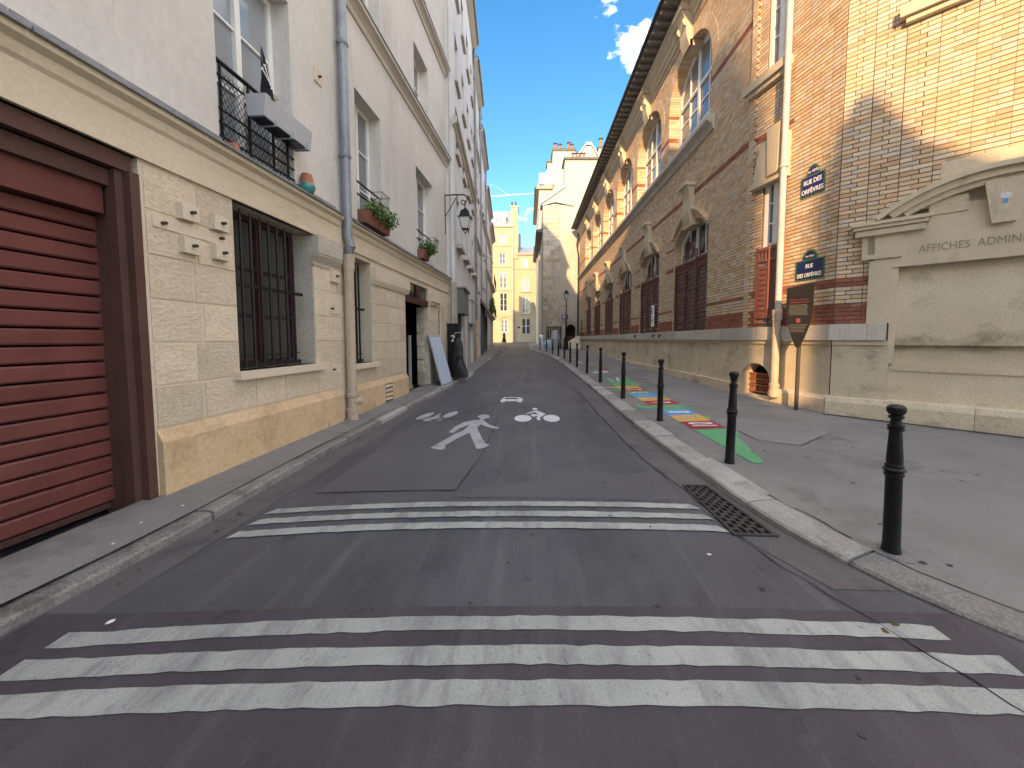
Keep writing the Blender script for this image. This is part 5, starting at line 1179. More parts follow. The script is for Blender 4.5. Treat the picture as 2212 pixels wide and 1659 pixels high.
# ================================================================ further houses on the left
def eave_gutter(root, x0, x1, z, d, m='zinc'):
    MB().tube([(x0, -d, z), (x1, -d, z)], .07, 8).build('gutter', m, root)
def pipe_thing(label, M, x, z0, z1, m='zinc', r=.05, low=None):
    o = thing('downpipe', label, 'pipe', (0, 0, 0)); o.matrix_world = M
    MB().tube([(x, -.1, z1), (x, -.1, z0 if not low else low)], r, 8).build('upper_pipe', m, o, smooth=True)
    if low: MB().tube([(x, -.1, low), (x, -.1, z0)], r*1.25, 8).build('lower_pipe', 'pipe_buff', o, smooth=True)
    for z in (z0+1.5, (z0+z1)/2, z1-1.5): MB().tube([(x, -.1, z), (x, -.1, z+.06)], r*1.25, 8).build('collar', m, o)
def house(label, P, u, ln, eave, zf, floors, wins, m, plain=None, cornices=(), roof='zinc_roof', mans=2.2, sills=True, depth=8, base=-.2, rv=.22, glass='glass_dull', pitch=1.0, parapet=.25, holes=()):
    F = frame(P, u); o = thing('town_house', label, 'building', (P[0], P[1], 0), rotz_of(u)); hs = list(holes)
    for (z0, z1) in floors:
        for (x0, x1) in wins: hs.append(dict(x0=x0, x1=x1, z0=z0, z1=z1))
    w = MB(); wall(w, 0, ln, base, eave, hs, 0, rv); w.quad((0, depth, base), (0, 0, base), (0, 0, eave), (0, depth, eave)); w.quad((ln, 0, base), (ln, depth, base), (ln, depth, eave), (ln, 0, eave)); w.build('wall', m, o)
    MB().quad((0, .9, base), (ln, .9, base), (ln, .9, eave), (0, .9, eave)).build('inner_wall', 'dark_room', o)
    for h in hs[len(holes):]:
        window(o, h, rv-.06, cols=2, rows=3, fr=.06, glass=glass)
        if sills: MB().box(h['x0']-.08, h['x1']+.08, -.1, .05, h['z0']-.14, h['z0']-.02).build('sill', 'cornice_pale', o)
    for zc_, d in cornices:
        MB().prismx([(.02, zc_-.24), (-d*.3, zc_-.2), (-d*.5, zc_-.1), (-d, zc_-.06), (-d, zc_), (.02, zc_+.03)][::-1], -.02, ln+.02).build('cornice', 'cornice_pale', o)
        MB().prismx([(.02, zc_+.06), (-d-.02, zc_+.02), (-d-.02, zc_+.004), (.02, zc_+.034)], -.03, ln+.03).build('flashing', 'zinc', o)
    MB().prismx([(.02, eave-.3), (-parapet*.3, eave-.25), (-parapet, eave-.1), (-parapet, eave), (.02, eave)][::-1], -.01, ln+.01).build('eaves_cornice', 'cornice_pale', o)
    eave_gutter(o, 0, ln, eave+.02, parapet+.04)
    rf_ = MB(); rf_.add([(0, -parapet, eave+.04), (ln, -parapet, eave+.04), (ln, pitch, eave+mans), (0, pitch, eave+mans)], [(0, 1, 2, 3)]); rf_.add([(0, pitch, eave+mans), (ln, pitch, eave+mans), (ln, depth, eave+mans+.6), (0, depth, eave+mans+.6)], [(0, 1, 2, 3)])
    rf_.add([(0, -parapet, eave+.04), (0, pitch, eave+mans), (0, depth, eave+mans+.6), (0, depth, eave)], [(0, 1, 2, 3)]); rf_.add([(ln, -parapet, eave+.04), (ln, depth, eave), (ln, depth, eave+mans+.6), (ln, pitch, eave+mans)], [(0, 1, 2, 3)])
    rf_.build('roof', roof, o)
    return o, F
def lpt(y): return (-2.43-.05*(y-12.98), y)
LU2 = Vector((-.05, 1)).normalized()
FLr = [(4.9, 6.5), (8.0, 9.5), (10.4, 11.9), (13.3, 14.8)]
SH = dict(x0=.5, x1=2.2, z0=-.2, z1=3.35); SD = dict(x0=2.9, x1=3.5, z0=-.2, z1=3.3); SP = dict(x0=4.3, x1=6.2, z0=.0, z1=3.3)
h2, F2 = house('pale grey house with lantern side wall and green shop blind box', lpt(12.98), LU2, 7.5, 16.5, 0, FLr, [(.55, 1.4), (2.5, 3.35), (4.35, 5.2), (6.2, 7.0)], 'plaster_blue', cornices=((8.76, .14),), mans=2.4, pitch=.6, holes=[SH, SD, SP])
MB().box(0.0, .5, -.012, 0, .2, 3.5).build('stone_pier', 'rough_wall', h2); MB().box(2.2, 2.9, -.012, 0, .2, 3.4).build('stone_pier', 'rough_wall', h2); MB().box(3.5, 4.3, -.012, 0, .2, 3.4).build('stone_pier', 'rough_wall', h2); MB().box(6.2, 7.5, -.012, 0, .2, 3.4).build('stone_pier', 'rough_wall', h2)
MB().quad((-.004, .35, .1), (-.004, -.012, .1), (-.004, -.012, 3.5), (-.004, .35, 3.5)).build('stone_return', 'rough_wall', h2)
MB().box(.5, 2.2, -.22, .02, 2.5, 3.35).build('blind_box', 'green_sign', h2); MB().box(.45, 2.25, -.3, .02, 3.36, 3.42).build('canopy_flashing', 'zinc', h2)
MB().box(.55, 1.3, .12, .16, .2, 2.5).build('shutter', 'planter_grey', h2); MB().box(1.32, 1.5, -.02, .1, .2, 2.5).build('shop_post', 'dark_paint', h2)
MB().box(4.3, 6.2, .1, .14, .2, 2.2).build('shop_door', 'planter_grey', h2); MB().box(4.25, 6.25, -.14, .02, 2.3, 3.3).build('shop_fascia', 'planter_grey', h2); MB().box(4.2, 6.3, -.16, .02, 3.3, 3.38).build('fascia_top', 'zinc', h2)
for x in (4.5, 5.3): MB().box(x, x+.6, .085, .1, 1.3, 2.1).build('door_pane', 'glass_black', h2); MB().box(x, x+.6, .085, .1, .4, 1.1).build('door_panel', 'pipe_grey', h2)
for x in (.55, 2.5, 4.35, 6.2): MB().box(x-.15, x+1.0, -.2, .02, 4.72, 4.86).build('stone_sill', 'cornice_pale', h2)
MB().prismx([(0, 8.5), (-.14, 8.6), (-.14, 8.76), (0, 8.8)][::-1], -.16, -.02).build('cornice_end', 'cornice_pale', h2)
cpp = tag(MB().tube([(-2.55, 12.93, 15.5), (-2.55, 12.93, 4.2), (-2.52, 12.9, 3.5), (-2.5, 12.9, 1.9)], .02, 6).build('cable_conduit', 'pipe_grey'), 'thin pale cable conduit running down the side wall above the numbered black board', 'cable')
h3, F3 = house('narrow cream house with grey downpipes either side', lpt(20.5), LU2, 4.0, 15.9, 0, [(4.5, 6.0), (7.2, 8.7), (9.8, 11.2), (12.4, 13.8)], [(.6, 1.3), (2.3, 3.0)], 'plaster', cornices=((7.0, .12), (12.0, .1)), mans=1.6, pitch=.7)
dk = dict(x0=.4, x1=5.3, z0=0, z1=3.4)
h4, F4 = house('blue grey house with small windows above the dark shopfront', lpt(24.5), LU2, 5.6, 14.5, 0, [(5.3, 6.3), (7.6, 9.0), (10.4, 11.8)], [(1.0, 1.6), (2.6, 3.3), (4.3, 4.9)], 'plaster_blue', cornices=((9.6, .12),), mans=2.4, pitch=1.4, holes=[dk])
sf = MB(); sf.box(.1, .5, -.12, .02, .2, 3.3); sf.box(5.2, 5.6, -.12, .02, .2, 3.3); sf.box(2.5, 2.8, -.1, .02, .2, 3.3); sf.box(.1, 5.6, -.06, .02, .2, .9); sfo = sf.build('shopfront', 'dark_paint', h4)
MB().quad((.45, .1, .9), (5.25, .1, .9), (5.25, .1, 3.3), (.45, .1, 3.3)).build('shop_glass', 'glass_black', sfo)
aw = MB(); aw.prismx([(-.02, 4.1), (-.02, 3.95), (-.5, 3.35), (-.55, 3.0), (-.5, 2.98), (-.45, 3.4)], .1, 5.6); aw.build('awning', 'awning', h4); MB().prismx([(.0, 4.15), (-.12, 4.12), (-.12, 3.9), (0, 3.9)][::-1], .0, 5.7).build('awning_box', 'dark_paint', h4)
for x in (1.6, 3.2, 4.6):
    d_ = MB(); d_.box(x-.4, x+.4, .0, 1.5, 14.6, 16.2); d_.prism([(x-.5, 16.2), (x+.5, 16.2), (x, 16.6)], -.06, 1.5); d_.build('dormer', 'zinc_roof', h4)
h5, F5 = house('pale house with bracketed window sills and a leafy balcony', lpt(30.1), LU2, 7.6, 13.2, 0, [(1.2, 3.0), (4.4, 6.0), (7.4, 8.8), (10.2, 11.6)], [(.8, 1.6), (3.2, 4.0), (5.7, 6.5)], 'plaster', cornices=((7.0, .16), (9.9, .16)), mans=1.6, depth=4)
iv = thing('balcony_plant', 'green leafy plant spilling over the first balcony of the pale house', 'plant', (0, 0, 0)); iv.matrix_world = F5
foliage(iv, 'leaf', (5.2, -.3, 4.6), .9, .2, .8, 900, .16, 77)
h6, F6 = house('stone house at the street corner with iron balconies', lpt(37.7), LU2, 7.0, 12.7, 0, [(1.2, 3.0), (4.4, 6.2), (7.6, 9.0), (10.2, 11.5)], [(.8, 1.6), (3.0, 3.8), (5.2, 6.0)], 'smooth_stone', cornices=((3.9, .3), (7.0, .3)), mans=2.0, depth=2.6)
for z in (3.95, 7.05):
    b = MB()
    for zz in (z+.1, z+.9): b.box(.2, 6.8, -.4, -.37, zz, zz+.04)
    for i in range(34): b.box(.2+i*.2, .225+i*.2, -.395, -.375, z, z+.9)
    b.build('balcony_rail', 'cast_iron', h6)
pipe_thing('zinc downpipe with cream foot between the pale grey house and the narrow house', F2, 7.45, .3, 16.3, 'zinc', .06, 2.6); pipe_thing('slim grey downpipe between the narrow house and the dark shopfront', F3, 3.95, 3.9, 15.7); pipe_thing('blue grey downpipe beside the leafy balcony house', F4, 5.55, .5, 14.3, 'zinc', .06)
# ================================================================ stone house closing the school side
Y0 = 38.0
rs = thing('old_stone_house', 'tall weathered stone party wall house at the end of the school', 'building', (1.47, Y0, 0))
AR = dict(x0=2.35, x1=3.25, z0=1.25, z1=3.05, rise=.45)
w = MB(); wall(w, 1.7, 4.6, -.1, 3.3, [AR], -.02, .5); w.build('rubble_base', 'rubble', rs)
w = MB(); wall(w, 0, 5, -.2, 14.5, [dict(AR, z0=1.25)], 0, .1); w.quad((0, 24, -.2), (0, 0, -.2), (0, 0, 14.6), (0, 24, 14.6)); w.build('wall', 'plaster_cream', rs)
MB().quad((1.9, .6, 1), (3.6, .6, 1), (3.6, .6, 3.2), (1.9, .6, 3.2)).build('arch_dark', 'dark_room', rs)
MB().box(1.7, 4.6, -.12, .0, 3.3, 3.42).build('ledge', 'smooth_stone', rs); MB().box(1.7, 4.6, -.1, .0, .95, 1.2).build('ledge', 'smooth_stone', rs); MB().box(2.4, 3.2, .1, .16, 1.25, 1.9).build('wooden_flap', 'maroon_wood', rs)
MB().box(1.72, 4.6, -.008, 0, 3.45, 5.2).build('render_patch', 'smooth_stone', rs)
r6 = random.Random(8); z = .0
while z < 14.2:
    hh = r6.uniform(.28, .5); x = 0
    while x < 1.68:
        e = min(1.7, x+r6.uniform(.3, .75))
        if 1.7-e < .2: e = 1.7
        MB().box(x+.012, e-.012, -.03-r6.uniform(0, .035), 0, z+.012, z+hh-.012).build('stone', r6.choice(['rubble', 'rubble', 'smooth_stone', 'rough_wall']), rs); x = e
    z += hh
cpg = MB(); cpg.prism([(-.12, 14.42), (1.2, 14.75), (2.9, 14.4), (2.9, 14.55), (1.2, 14.92), (-.12, 14.56)][::-1][::-1], -.16, .3); cpg.build('coping', 'zinc', rs)
w = MB(); w.prism([(.1, 14.2), (5.5, 14.2), (5.5, 19.2), (2.2, 19.2), (2.2, 16.6), (.0, 15.0)], 1.0, 3.0); w.build('party_wall', 'plaster_cream', rs); MB().prism([(-.2, 14.9), (2.3, 16.6), (2.3, 16.85), (-.2, 15.15)], .85, 3).build('roof_edge', 'zinc_roof', rs); MB().box(2.05, 5.5, .85, 3.1, 19.2, 19.42).build('coping', 'slate', rs)
def chimney_pot(root, x, y, z, h=.7, r=.13):
    MB().lathe([(r*.8, z), (r, z+.1), (r*.75, z+h), (r*.95, z+h+.05), (r*.7, z+h+.06)], 8, (x, y)).build('chimney_pot', 'terracotta', root, smooth=True); MB().lathe([(.03, z+h), (r*1.7, z+h+.16), (.03, z+h+.24)], 8, (x, y)).build('cowl', 'slate', root)
for x in (3.1, 3.45, 3.85, 4.2): chimney_pot(rs, x, 2, 19.42)
# house behind with the tall chimney stack
YB = 46.0
rb_ = thing('cream_house', 'cream house with a tall chimney stack and zinc mansard roof behind the stone wall', 'building', (1.3, YB, 0))
w = MB(); w.box(.0, 8, 0, 14, -.2, 19.0); w.build('wall', 'plaster_cream', rb_)
w = MB(); w.box(1.6, 4.2, -.3, 2, 15, 23.2); w.build('chimney_stack', 'plaster_cream', rb_); MB().box(1.5, 4.3, -.4, 2.1, 23.2, 23.5).build('stack_coping', 'slate', rb_)
for x, h_ in ((1.95, .9), (2.5, .8), (3.55, 1.0), (3.9, .8)): chimney_pot(rb_, x, .8, 23.5, h_, .16)
MB().box(1.0, 1.6, .4, 2, 18, 22.2).build('chimney_stack', 'plaster_cream', rb_); MB().box(.9, 1.65, .3, 2.1, 22.2, 22.4).build('stack_coping', 'slate', rb_)
w = MB(); w.prism([(4.2, 18), (8, 18), (8, 21.6), (6.2, 24.4), (5.6, 24.4), (4.2, 22.4)], 1.0, 6); w.build('gable', 'plaster_cream', rb_); w = MB(); w.prism([(4.1, 22.4), (5.6, 24.5), (5.6, 24.75), (4.0, 22.7)], .9, 6); w.prism([(5.6, 24.5), (6.2, 24.5), (8.1, 21.5), (8.2, 21.8), (6.2, 24.85), (5.6, 24.85)], .9, 6); w.build('gable_roof', 'zinc_roof', rb_)
MB().box(7.0, 7.7, .5, 1.8, 19, 23.9).build('chimney_stack', 'plaster_cream', rb_); MB().box(6.9, 7.8, .4, 1.9, 23.9, 24.1).build('stack_coping', 'slate', rb_); chimney_pot(rb_, 7.35, 1.1, 24.1, 1.0, .18)
MB().prism([(-.35, 19.0), (1.7, 19.0), (1.7, 19.6), (-.35, 19.2)], -.3, 14).build('eaves', 'yellow_stone', rb_); MB().tube([(-.4, -.3, 19.15), (-.4, 14, 19.15)], .12, 8).build('gutter', 'dark_paint', rb_)
w = MB(); w.prism([(-.2, 19.5), (1.65, 19.5), (1.65, 22), (.9, 21.2), (.2, 20.4)], .2, 10); w.build('mansard', 'zinc_roof', rb_)
dm = MB(); dm.box(.0, .7, .0, 2, 19.6, 20.9); dm.build('dormer', 'zinc_roof', rb_)
# receding street front beyond the stone wall
rf2 = thing('shaded_house', 'dark shuttered house front receding beyond the stone wall', 'building', (1.44, 62, 0), rotz_of((0, -1)))
hs = [dict(x0=3+i*4, x1=4+i*4, z0=z, z1=z+1.8) for i in range(5) for z in (2, 5.2, 8.2, 11.0)]
w = MB(); wall(w, 0, 23.9, 0, 14.3, hs, -.01, .2); w.build('wall', 'smooth_stone', rf2); MB().quad((0, .2, 0), (23.9, .2, 0), (23.9, .2, 14), (0, .2, 14)).build('inner_wall', 'dark_room', rf2)
for i, h in enumerate(hs): window(rf2, h, .12, cols=2, rows=3)
for a, b, z in ((12, 23.8, 11.9), (2, 12, 13.2)):
    MB().prismx([(.1, z), (-.6, z+.2), (-.65, z+.3), (.1, z+.5)][::-1], a, b).build('eaves', 'slate', rf2)
# ================================================================ yellow houses closing the street
YE = 65.0
def elev(x, y): return (x*.014684-6.265, 23.763-.014684*y)      # front elevation drawn in 1.47 cm units, y down
yl = thing('yellow_house', 'tall yellow house with arched ground floor window at the street end', 'building', (0, YE-.3, 0))
def rect(xa, ya, xb, yb): (a, b), (c, d) = elev(xa, ya), elev(xb, yb); return dict(x0=a, x1=c, z0=d, z1=b)
lw = [rect(95, 332, 180, 450), rect(105, 535, 175, 665), rect(105, 745, 190, 935), rect(108, 985, 195, 1195), rect(118, 1285, 197, 1435)]
xr = elev(268, 0)[0]; zt = elev(0, 240)[1]
extra = [dict(h, x0=h['x0']-3.2, x1=h['x1']-3.2) for h in lw]
w = MB(); wall(w, -16, xr, .2, zt, lw+extra, 0, .25); w.quad((xr, 0, .2), (xr, 8, .2), (xr, 8, zt), (xr, 0, zt)); w.build('wall', 'yellow_wall', yl)
MB().quad((-16, .8, 0), (xr, .8, 0), (xr, .8, zt), (-16, .8, zt)).build('inner_wall', 'dark_room', yl)
for i, h in enumerate(lw+extra): window(yl, h, .14, cols=2, rows=3 if h['z1']-h['z0'] > 2 else 2, fr=.08, glass='glass_pale' if i not in (1, 3) else 'glass')
for y_ in (455, 690, 945, 1240): 
    z_ = elev(0, y_)[1]; MB().box(-16, xr+.02, -.12, 0, z_-.12, z_+.1).build('string_course', 'yellow_stone', yl)
a_ = MB(); c_ = elev(170, 1290); 
a_.tube([(c_[0]-1.3+2.6*i/12, -.05, c_[1]-.1+.55*math.sin(math.pi*i/12)) for i in range(13)], .09, 6); a_.build('arch_moulding', 'yellow_stone', yl)
MB().box(-16, xr, -.25, 0, zt-.2, zt).build('eaves_cornice', 'yellow_stone', yl)
rfy = MB(); rfy.add([(-16, -.2, zt), (xr, -.2, zt), (xr, 2, zt+3.0), (-16, 2, zt+3.0)], [(0, 1, 2, 3)]); rfy.add([(-16, 2, zt+3), (xr, 2, zt+3), (xr, 8, zt+3.2), (-16, 8, zt+3.2)], [(0, 1, 2, 3)]); rfy.build('roof', 'zinc_roof', yl)
(da, db), (dc, dd) = elev(100, 150), elev(185, 238)
MB().box(da, dc, -.1, 2, dd, db).build('dormer', 'white_joinery', yl); MB().prism([(da-.2, db), (dc+.2, db), ((da+dc)/2, db+.5)], -.2, 2).build('dormer_roof', 'zinc_roof', yl)
for k in (0, 1): MB().box(da+.15+k*.62, da+.65+k*.62, -.14, -.1, dd+.15, db-.1).build('dormer_pane', 'glass_pale', yl)
(ca, cb), (cc, cd) = elev(235, 30), elev(315, 600)
MB().box(ca, cc, .1, 3, cd, cb).build('chimney_stack', 'yellow_wall', yl); MB().box(ca-.1, cc+.1, 0, 3.1, cb, cb+.2).build('stack_coping', 'yellow_stone', yl)
for x in (ca+.2, cc-.35): MB().tube([(x, 1, cb), (x, 1, cb+1.1)], .13, 8).build('chimney_pot', 'dark_paint', yl)
MB().box(elev(318, 0)[0], elev(343, 0)[0], 3, 6, 10, elev(0, 270)[1]).build('chimney_stack', 'yellow_wall', yl)
MB().tube([(xr-.12, -.08, zt), (xr-.12, -.08, 1.1)], .06, 6).build('drainpipe', 'pipe_grey', yl)
yr = thing('yellow_house', 'lower yellow house with zinc roof and white windows at the street end', 'building', (0, YE, 0))
rw = [rect(365, 587, 425, 700), rect(358, 815, 440, 965), rect(362, 1025, 445, 1215), rect(365, 1280, 450, 1445)]
ex2 = [dict(h, x0=h['x0']+3.6, x1=h['x1']+3.6) for h in rw]; zt2 = elev(0, 552)[1]
w = MB(); wall(w, xr+.01, 16, .2, zt2, rw+ex2, 0, .2); w.build('wall', 'yellow_wall', yr); MB().quad((xr, .8, 0), (16, .8, 0), (16, .8, zt2), (xr, .8, zt2)).build('inner_wall', 'dark_room', yr)
for h in rw+ex2: window(yr, h, .12, cols=2, rows=3, fr=.08, glass='glass_pale' if h['z0'] > 4 else 'glass')
for y_, d in ((710, .1), (550, .3)): z_ = elev(0, y_)[1]; MB().box(xr+.02, 16, -d, 0, z_-.1, z_+.08).build('string_course', 'yellow_stone', yr)
for h in rw[1:3]: MB().box(h['x0']-.2, h['x1']+.2, -.2, 0, h['z0']-.18, h['z0']-.02).build('sill', 'yellow_stone', yr)
zz = elev(0, 1262)[1]; MB().box(xr+.02, 16, -.02, 0, 1.0, zz).build('stone_base', 'yellow_stone', yr)
for h in (rw[3],): MB().box(h['x0'], h['x1'], -.03, -.02, h['z0'], h['z1']).build('window_glass', 'glass', yr); MB().box((h['x0']+h['x1'])/2-.05, (h['x0']+h['x1'])/2+.05, -.06, -.03, h['z0'], h['z1']).build('window_bar', 'white_joinery', yr); MB().box(h['x0'], h['x1'], -.058, -.03, (h['z0']+h['z1'])/2, (h['z0']+h['z1'])/2+.06).build('window_bar', 'white_joinery', yr)
rfy = MB(); rfy.add([(xr, -.2, zt2+.1), (16, -.2, zt2+.1), (16, 3, zt2+1.9), (xr, 3, zt2+1.9)], [(0, 1, 2, 3)]); rfy.build('roof', 'zinc_roof', yr)
(sa, sb) = elev(325, 1375); MB().prism([(sa-.22, sb-.16), (sa+.22, sb-.16), (sa+.22, sb+.05), (sa, sb+.2), (sa-.22, sb+.05)], -.05, -.03).build('street_plaque', 'enamel_navy', yr)
bkl = thing('wall_lantern', 'small lantern on the wall of the lower yellow house', 'lantern', (elev(487, 1130)[0], YE-.4, 0)); zl = elev(0, 1085)[1]
MB().tube([(0, .4, zl-.1), (0, .0, zl)], .03, 6).build('bracket', 'cast_iron', bkl); lantern(bkl, (0, 0, zl), 1.0)
# side streets run off behind the corners: a low far wall so the gaps close naturally
# ================================================================ bollards
def bollard_proto():
    o = thing('bollard', 'x', 'bollard', (0, 0, 0))
    MB().lathe([(.056, -.05), (.056, .02), (.05, .05), (.047, .545), (.05, .55)], 14).build('shaft', 'cast_iron', o, smooth=True)
    MB().lathe([(.05, .55), (.056, .555), (.056, .57), (.046, .578), (.062, .59), (.064, .6), (.05, .612), (.054, .622), (.05, .635), (.042, .64)], 14).build('collar', 'cast_iron', o, smooth=True)
    MB().lathe([(.044, .638), (.047, .66), (.036, .86), (.036, .87)], 14).build('neck', 'cast_iron', o, smooth=True)
    MB().lathe([(.036, .868), (.047, .875), (.047, .888), (.036, .893), (.047, .9), (.047, .91), (.032, .915), (.03, .95), (.044, .965), (.044, .972), (.03, .978), (.045, .99), (.054, 1.01), (.052, 1.035), (.035, 1.05), (.01, 1.055)], 14).build('knob', 'cast_iron', o, smooth=True)
    return o
BOL = [(2.58, 2.64), (2.32, 4.34), (2.25, 6.47), (2.16, 8.65), (2.2, 11.58), (2.22, 14.33), (2.19, 17.04), (2.17, 19.61), (2.13, 22.31), (1.98, 24.8), (1.8, 27.6), (1.48, 30.3), (1.05, 32.6)]
pb_ = bollard_proto()
bl = ['black iron bollard at the curved kerb corner, broken mortar round its foot', 'black iron bollard standing over the green crocodile tail', 'black iron bollard beside hopscotch squares 6 and 7', 'black iron bollard beside the crocodile jaw'] + ['slim black iron bollard on the pavement edge between the crocodile and the street lamp']*9
tl = [2, -4, 0, 1, 0, .5, -.5, 0, 0, 0, 0, 0, 0]
for i, (x, y) in enumerate(BOL):
    o = pb_ if i == 0 else copy_tree(pb_)
    o.location = (x, y, zsw(x, y)-.002); o.rotation_euler = (0, R(-tl[i]*.6), R(i*37)); tag(o, bl[i], 'bollard', 'black bollards along the right kerb')
o = MB(); 
tag(draped('bollard_mortar', 'kerb_dark', ell(2.6, 2.62, .09, .13, 0, 12), zsw, .004), 'dark broken mortar patch round the foot of the corner bollard', 'patch')
# ---- street lamp
slp = thing('street_lamp', 'black cast iron street lamp with square lantern before the stone house', 'street lamp', (3.28, 33.0, zsw(3.28, 33)-.01))
MB().lathe([(.3, 0), (.3, .08), (.24, .12), (.2, .7), (.15, 1.0), (.16, 1.05), (.1, 1.1)], 14).build('base', 'cast_iron', slp, smooth=True)
MB().lathe([(.075, 1.05), (.065, 2.4), (.085, 2.42), (.05, 2.5), (.045, 4.0), (.07, 4.05), (.04, 4.12), (.03, 4.25)], 12).build('post', 'cast_iron', slp, smooth=True)
MB().tube([(-.25, 0, 3.7), (.12, 0, 3.7)], .02, 6).build('ladder_bar', 'cast_iron', slp)
lantern(slp, (0, 0, 5.18), .98)
# ---- heap before the stone house
def on(x, y): return zsw(x, y)
pal = thing('slatted_panel', 'dark slatted wooden panel leaning on the stone wall', 'panel', (1.75, 35.2, on(1.75, 35.2)))
for i in range(6): MB().box(.08+i*.21, .2+i*.21, 0, .04, .05, 2.05).build('slat', 'old_wood', pal)
for x in (0, 1.3): MB().box(x-.05, x+.05, -.05, .06, 0, 2.15).build('post', 'old_wood', pal)
for z in (.3, 1.1, 1.95): MB().box(0, 1.3, .045, .09, z, z+.1).build('rail', 'old_wood', pal)
tb = thing('white_drum', 'white plastic drum beside the slatted panel', 'drum', (1.18, 34.2, on(1.18, 34.2)))
MB().lathe([(.27, 0), (.3, .05), (.3, .5), (.31, .52), (.3, .54), (.3, 1.1), (.26, 1.25), (.1, 1.3)], 16).build('body', 'plastic_white', tb, smooth=True)
def sack(name, label, loc, sx, sy, sz, m, seed):
    r7 = random.Random(seed); mb_ = MB(); n, k = 12, 7
    for j in range(k+1):
        t = j/k; rad = math.sin(math.pi*(.12+.8*t))**.5
        for i in range(n):
            a = 6.2832*i/n; rr_ = rad*r7.uniform(.86, 1.1); mb_.v.append((sx*rr_*math.cos(a)+.08*t*math.sin(3*a), sy*rr_*math.sin(a), sz*t)); mb_.c.append((1, 1, 1))
    mb_.f = [(j*n+i, j*n+(i+1) % n, (j+1)*n+(i+1) % n, (j+1)*n+i) for j in range(k) for i in range(n)]+[tuple(range(k*n, k*n+n))]
    o = mb_.build(name, m, None, T(loc), smooth=True); return tag(o, label, 'bag')
sack('plastic_bag', 'crumpled blue and white plastic bag at the foot of the slatted panel', (1.85, 34.2, on(1.85, 34.2)), .42, .3, .85, 'plastic_blue', 2)
sack('plastic_bag', 'tall shiny clear plastic wrap bundle leaning beside the blue bag', (2.45, 34.0, on(2.45, 34)), .42, .26, 1.7, 'plastic_clear', 3)
cv = MB(); z_ = on(4.3, 34.3); cv.add([(3.45, 34.2, z_), (4.75, 34.3, z_), (4.7, 34.9, z_+1.15), (4.5, 34.8, z_+1.15), (3.5, 34.9, z_+.55), (3.5, 35.2, z_), (4.8, 35.3, z_)], [(0, 1, 3), (1, 2, 3), (0, 3, 4), (0, 4, 5), (1, 6, 2), (3, 2, 6), (3, 6, 5, 4)])
tag(cv.build('canvas_sheet', 'canvas'), 'cream canvas sheet draped against the school corner behind the street lamp', 'sheet')
MB().box(2.95, 3.6, Y0-.16, Y0-.13, 3.55, 4.0)
bp_ = thing('blue_plaque', 'small blue sign with three text lines behind the street lamp', 'sign', (0, Y0-.14, 0))
MB().box(3.3, 3.95, -.02, 0, 3.55, 4.0).build('plate', 'enamel_blue', bp_)
for z in (3.64, 3.75, 3.86): MB().box(3.36, 3.85, -.024, -.02, z, z+.04).build('text_line', 'letter_white', bp_)
# ---- things leaning by the left workshop
wbd = thing('whiteboard', 'white board in an aluminium frame leaning against the stone pier', 'board', (0, 0, 0))
# stands on the left pavement, long side tilted
c0 = Vector((-2.42, 10.75, zsl(-2.42, 10.75)+.012)); c1 = Vector((-2.33, 11.75, zsl(-2.33, 11.75)+.012)); up = Vector((-.37, .0, 1.42))
e1 = (c1-c0); nn = e1.cross(up).normalized()
def bq(u, v, d): return c0+e1*u+up*v+nn*d
def slab(m, nm, u0, u1, v0, v1, d0, d1):
    vs = [bq(u, v, d) for d in (d0, d1) for u, v in ((u0, v0), (u1, v0), (u1, v1), (u0, v1))]
    MB().add(vs, [(3, 2, 1, 0), (4, 5, 6, 7), (0, 1, 5, 4), (1, 2, 6, 5), (2, 3, 7, 6), (3, 0, 4, 7)]).build(nm, m, wbd)
slab('whiteboard', 'panel', .03, .97, .02, .98, -.01, .008)
for u0, u1, v0, v1 in ((0, 1, 0, .025), (0, 1, .975, 1), (0, .03, .025, .975), (.97, 1, .025, .975)): slab('aluminium', 'frame', u0, u1, v0, v1, -.015, .02)
bb = thing('black_board', 'tall black board with a white figure 2 against the side wall', 'board', (-2.62, 12.72, zsl(-2.6, 12.7)))
MB().box(-.03, .36, -.02, .03, 0, 1.75).build('panel', 'cast_iron', bb); MB().box(-.05, .38, -.03, .04, 1.75, 1.79).build('cap', 'cast_iron', bb)
wall_text('2', .3, .15, 1.2, -.022, 'letter_white', bb, None, .001, 'CENTER', .9, 'number', .004); wall_text('B', .13, .22, 1.17, -.0225, 'letter_white', bb, None, .001)
bc = thing('covered_frame', 'metal frame draped in black plastic standing at the kerb', 'frame', (-2.2, 12.35, zsl(-2.2, 12.4)))
cv = MB(); ns = 10
prof = [(-.2, 1.3, .12), (.12, 1.3, .12), (.3, .9, .2), (.42, .4, .26), (.46, .05, .28)]
lp, rp2 = [], []
for i in range(11):
    t = i/10; hz = 1.35*(1-t)+.06*t
    xl_ = -.17+.03*math.sin(t*7); xr_ = .04+.2*t+.03*math.sin(t*9); d = .07+.12*t
    for x_, y_ in ((xl_, -d), (xl_+(xr_-xl_)*.35, -d-.03*math.sin(t*11)), (xl_+(xr_-xl_)*.7, -d+.03*math.sin(t*8)), (xr_, -d*.6), (xr_, d), (xl_, d)): cv.v.append((x_, y_, hz)); cv.c.append((1, 1, 1))
cv.f = [(i*6+(k+1) % 6, i*6+k, (i+1)*6+k, (i+1)*6+(k+1) % 6) for i in range(10) for k in range(6)]+[(0, 1, 2, 3, 4, 5)]
cv.build('black_cover', 'black_plastic', bc, smooth=True)
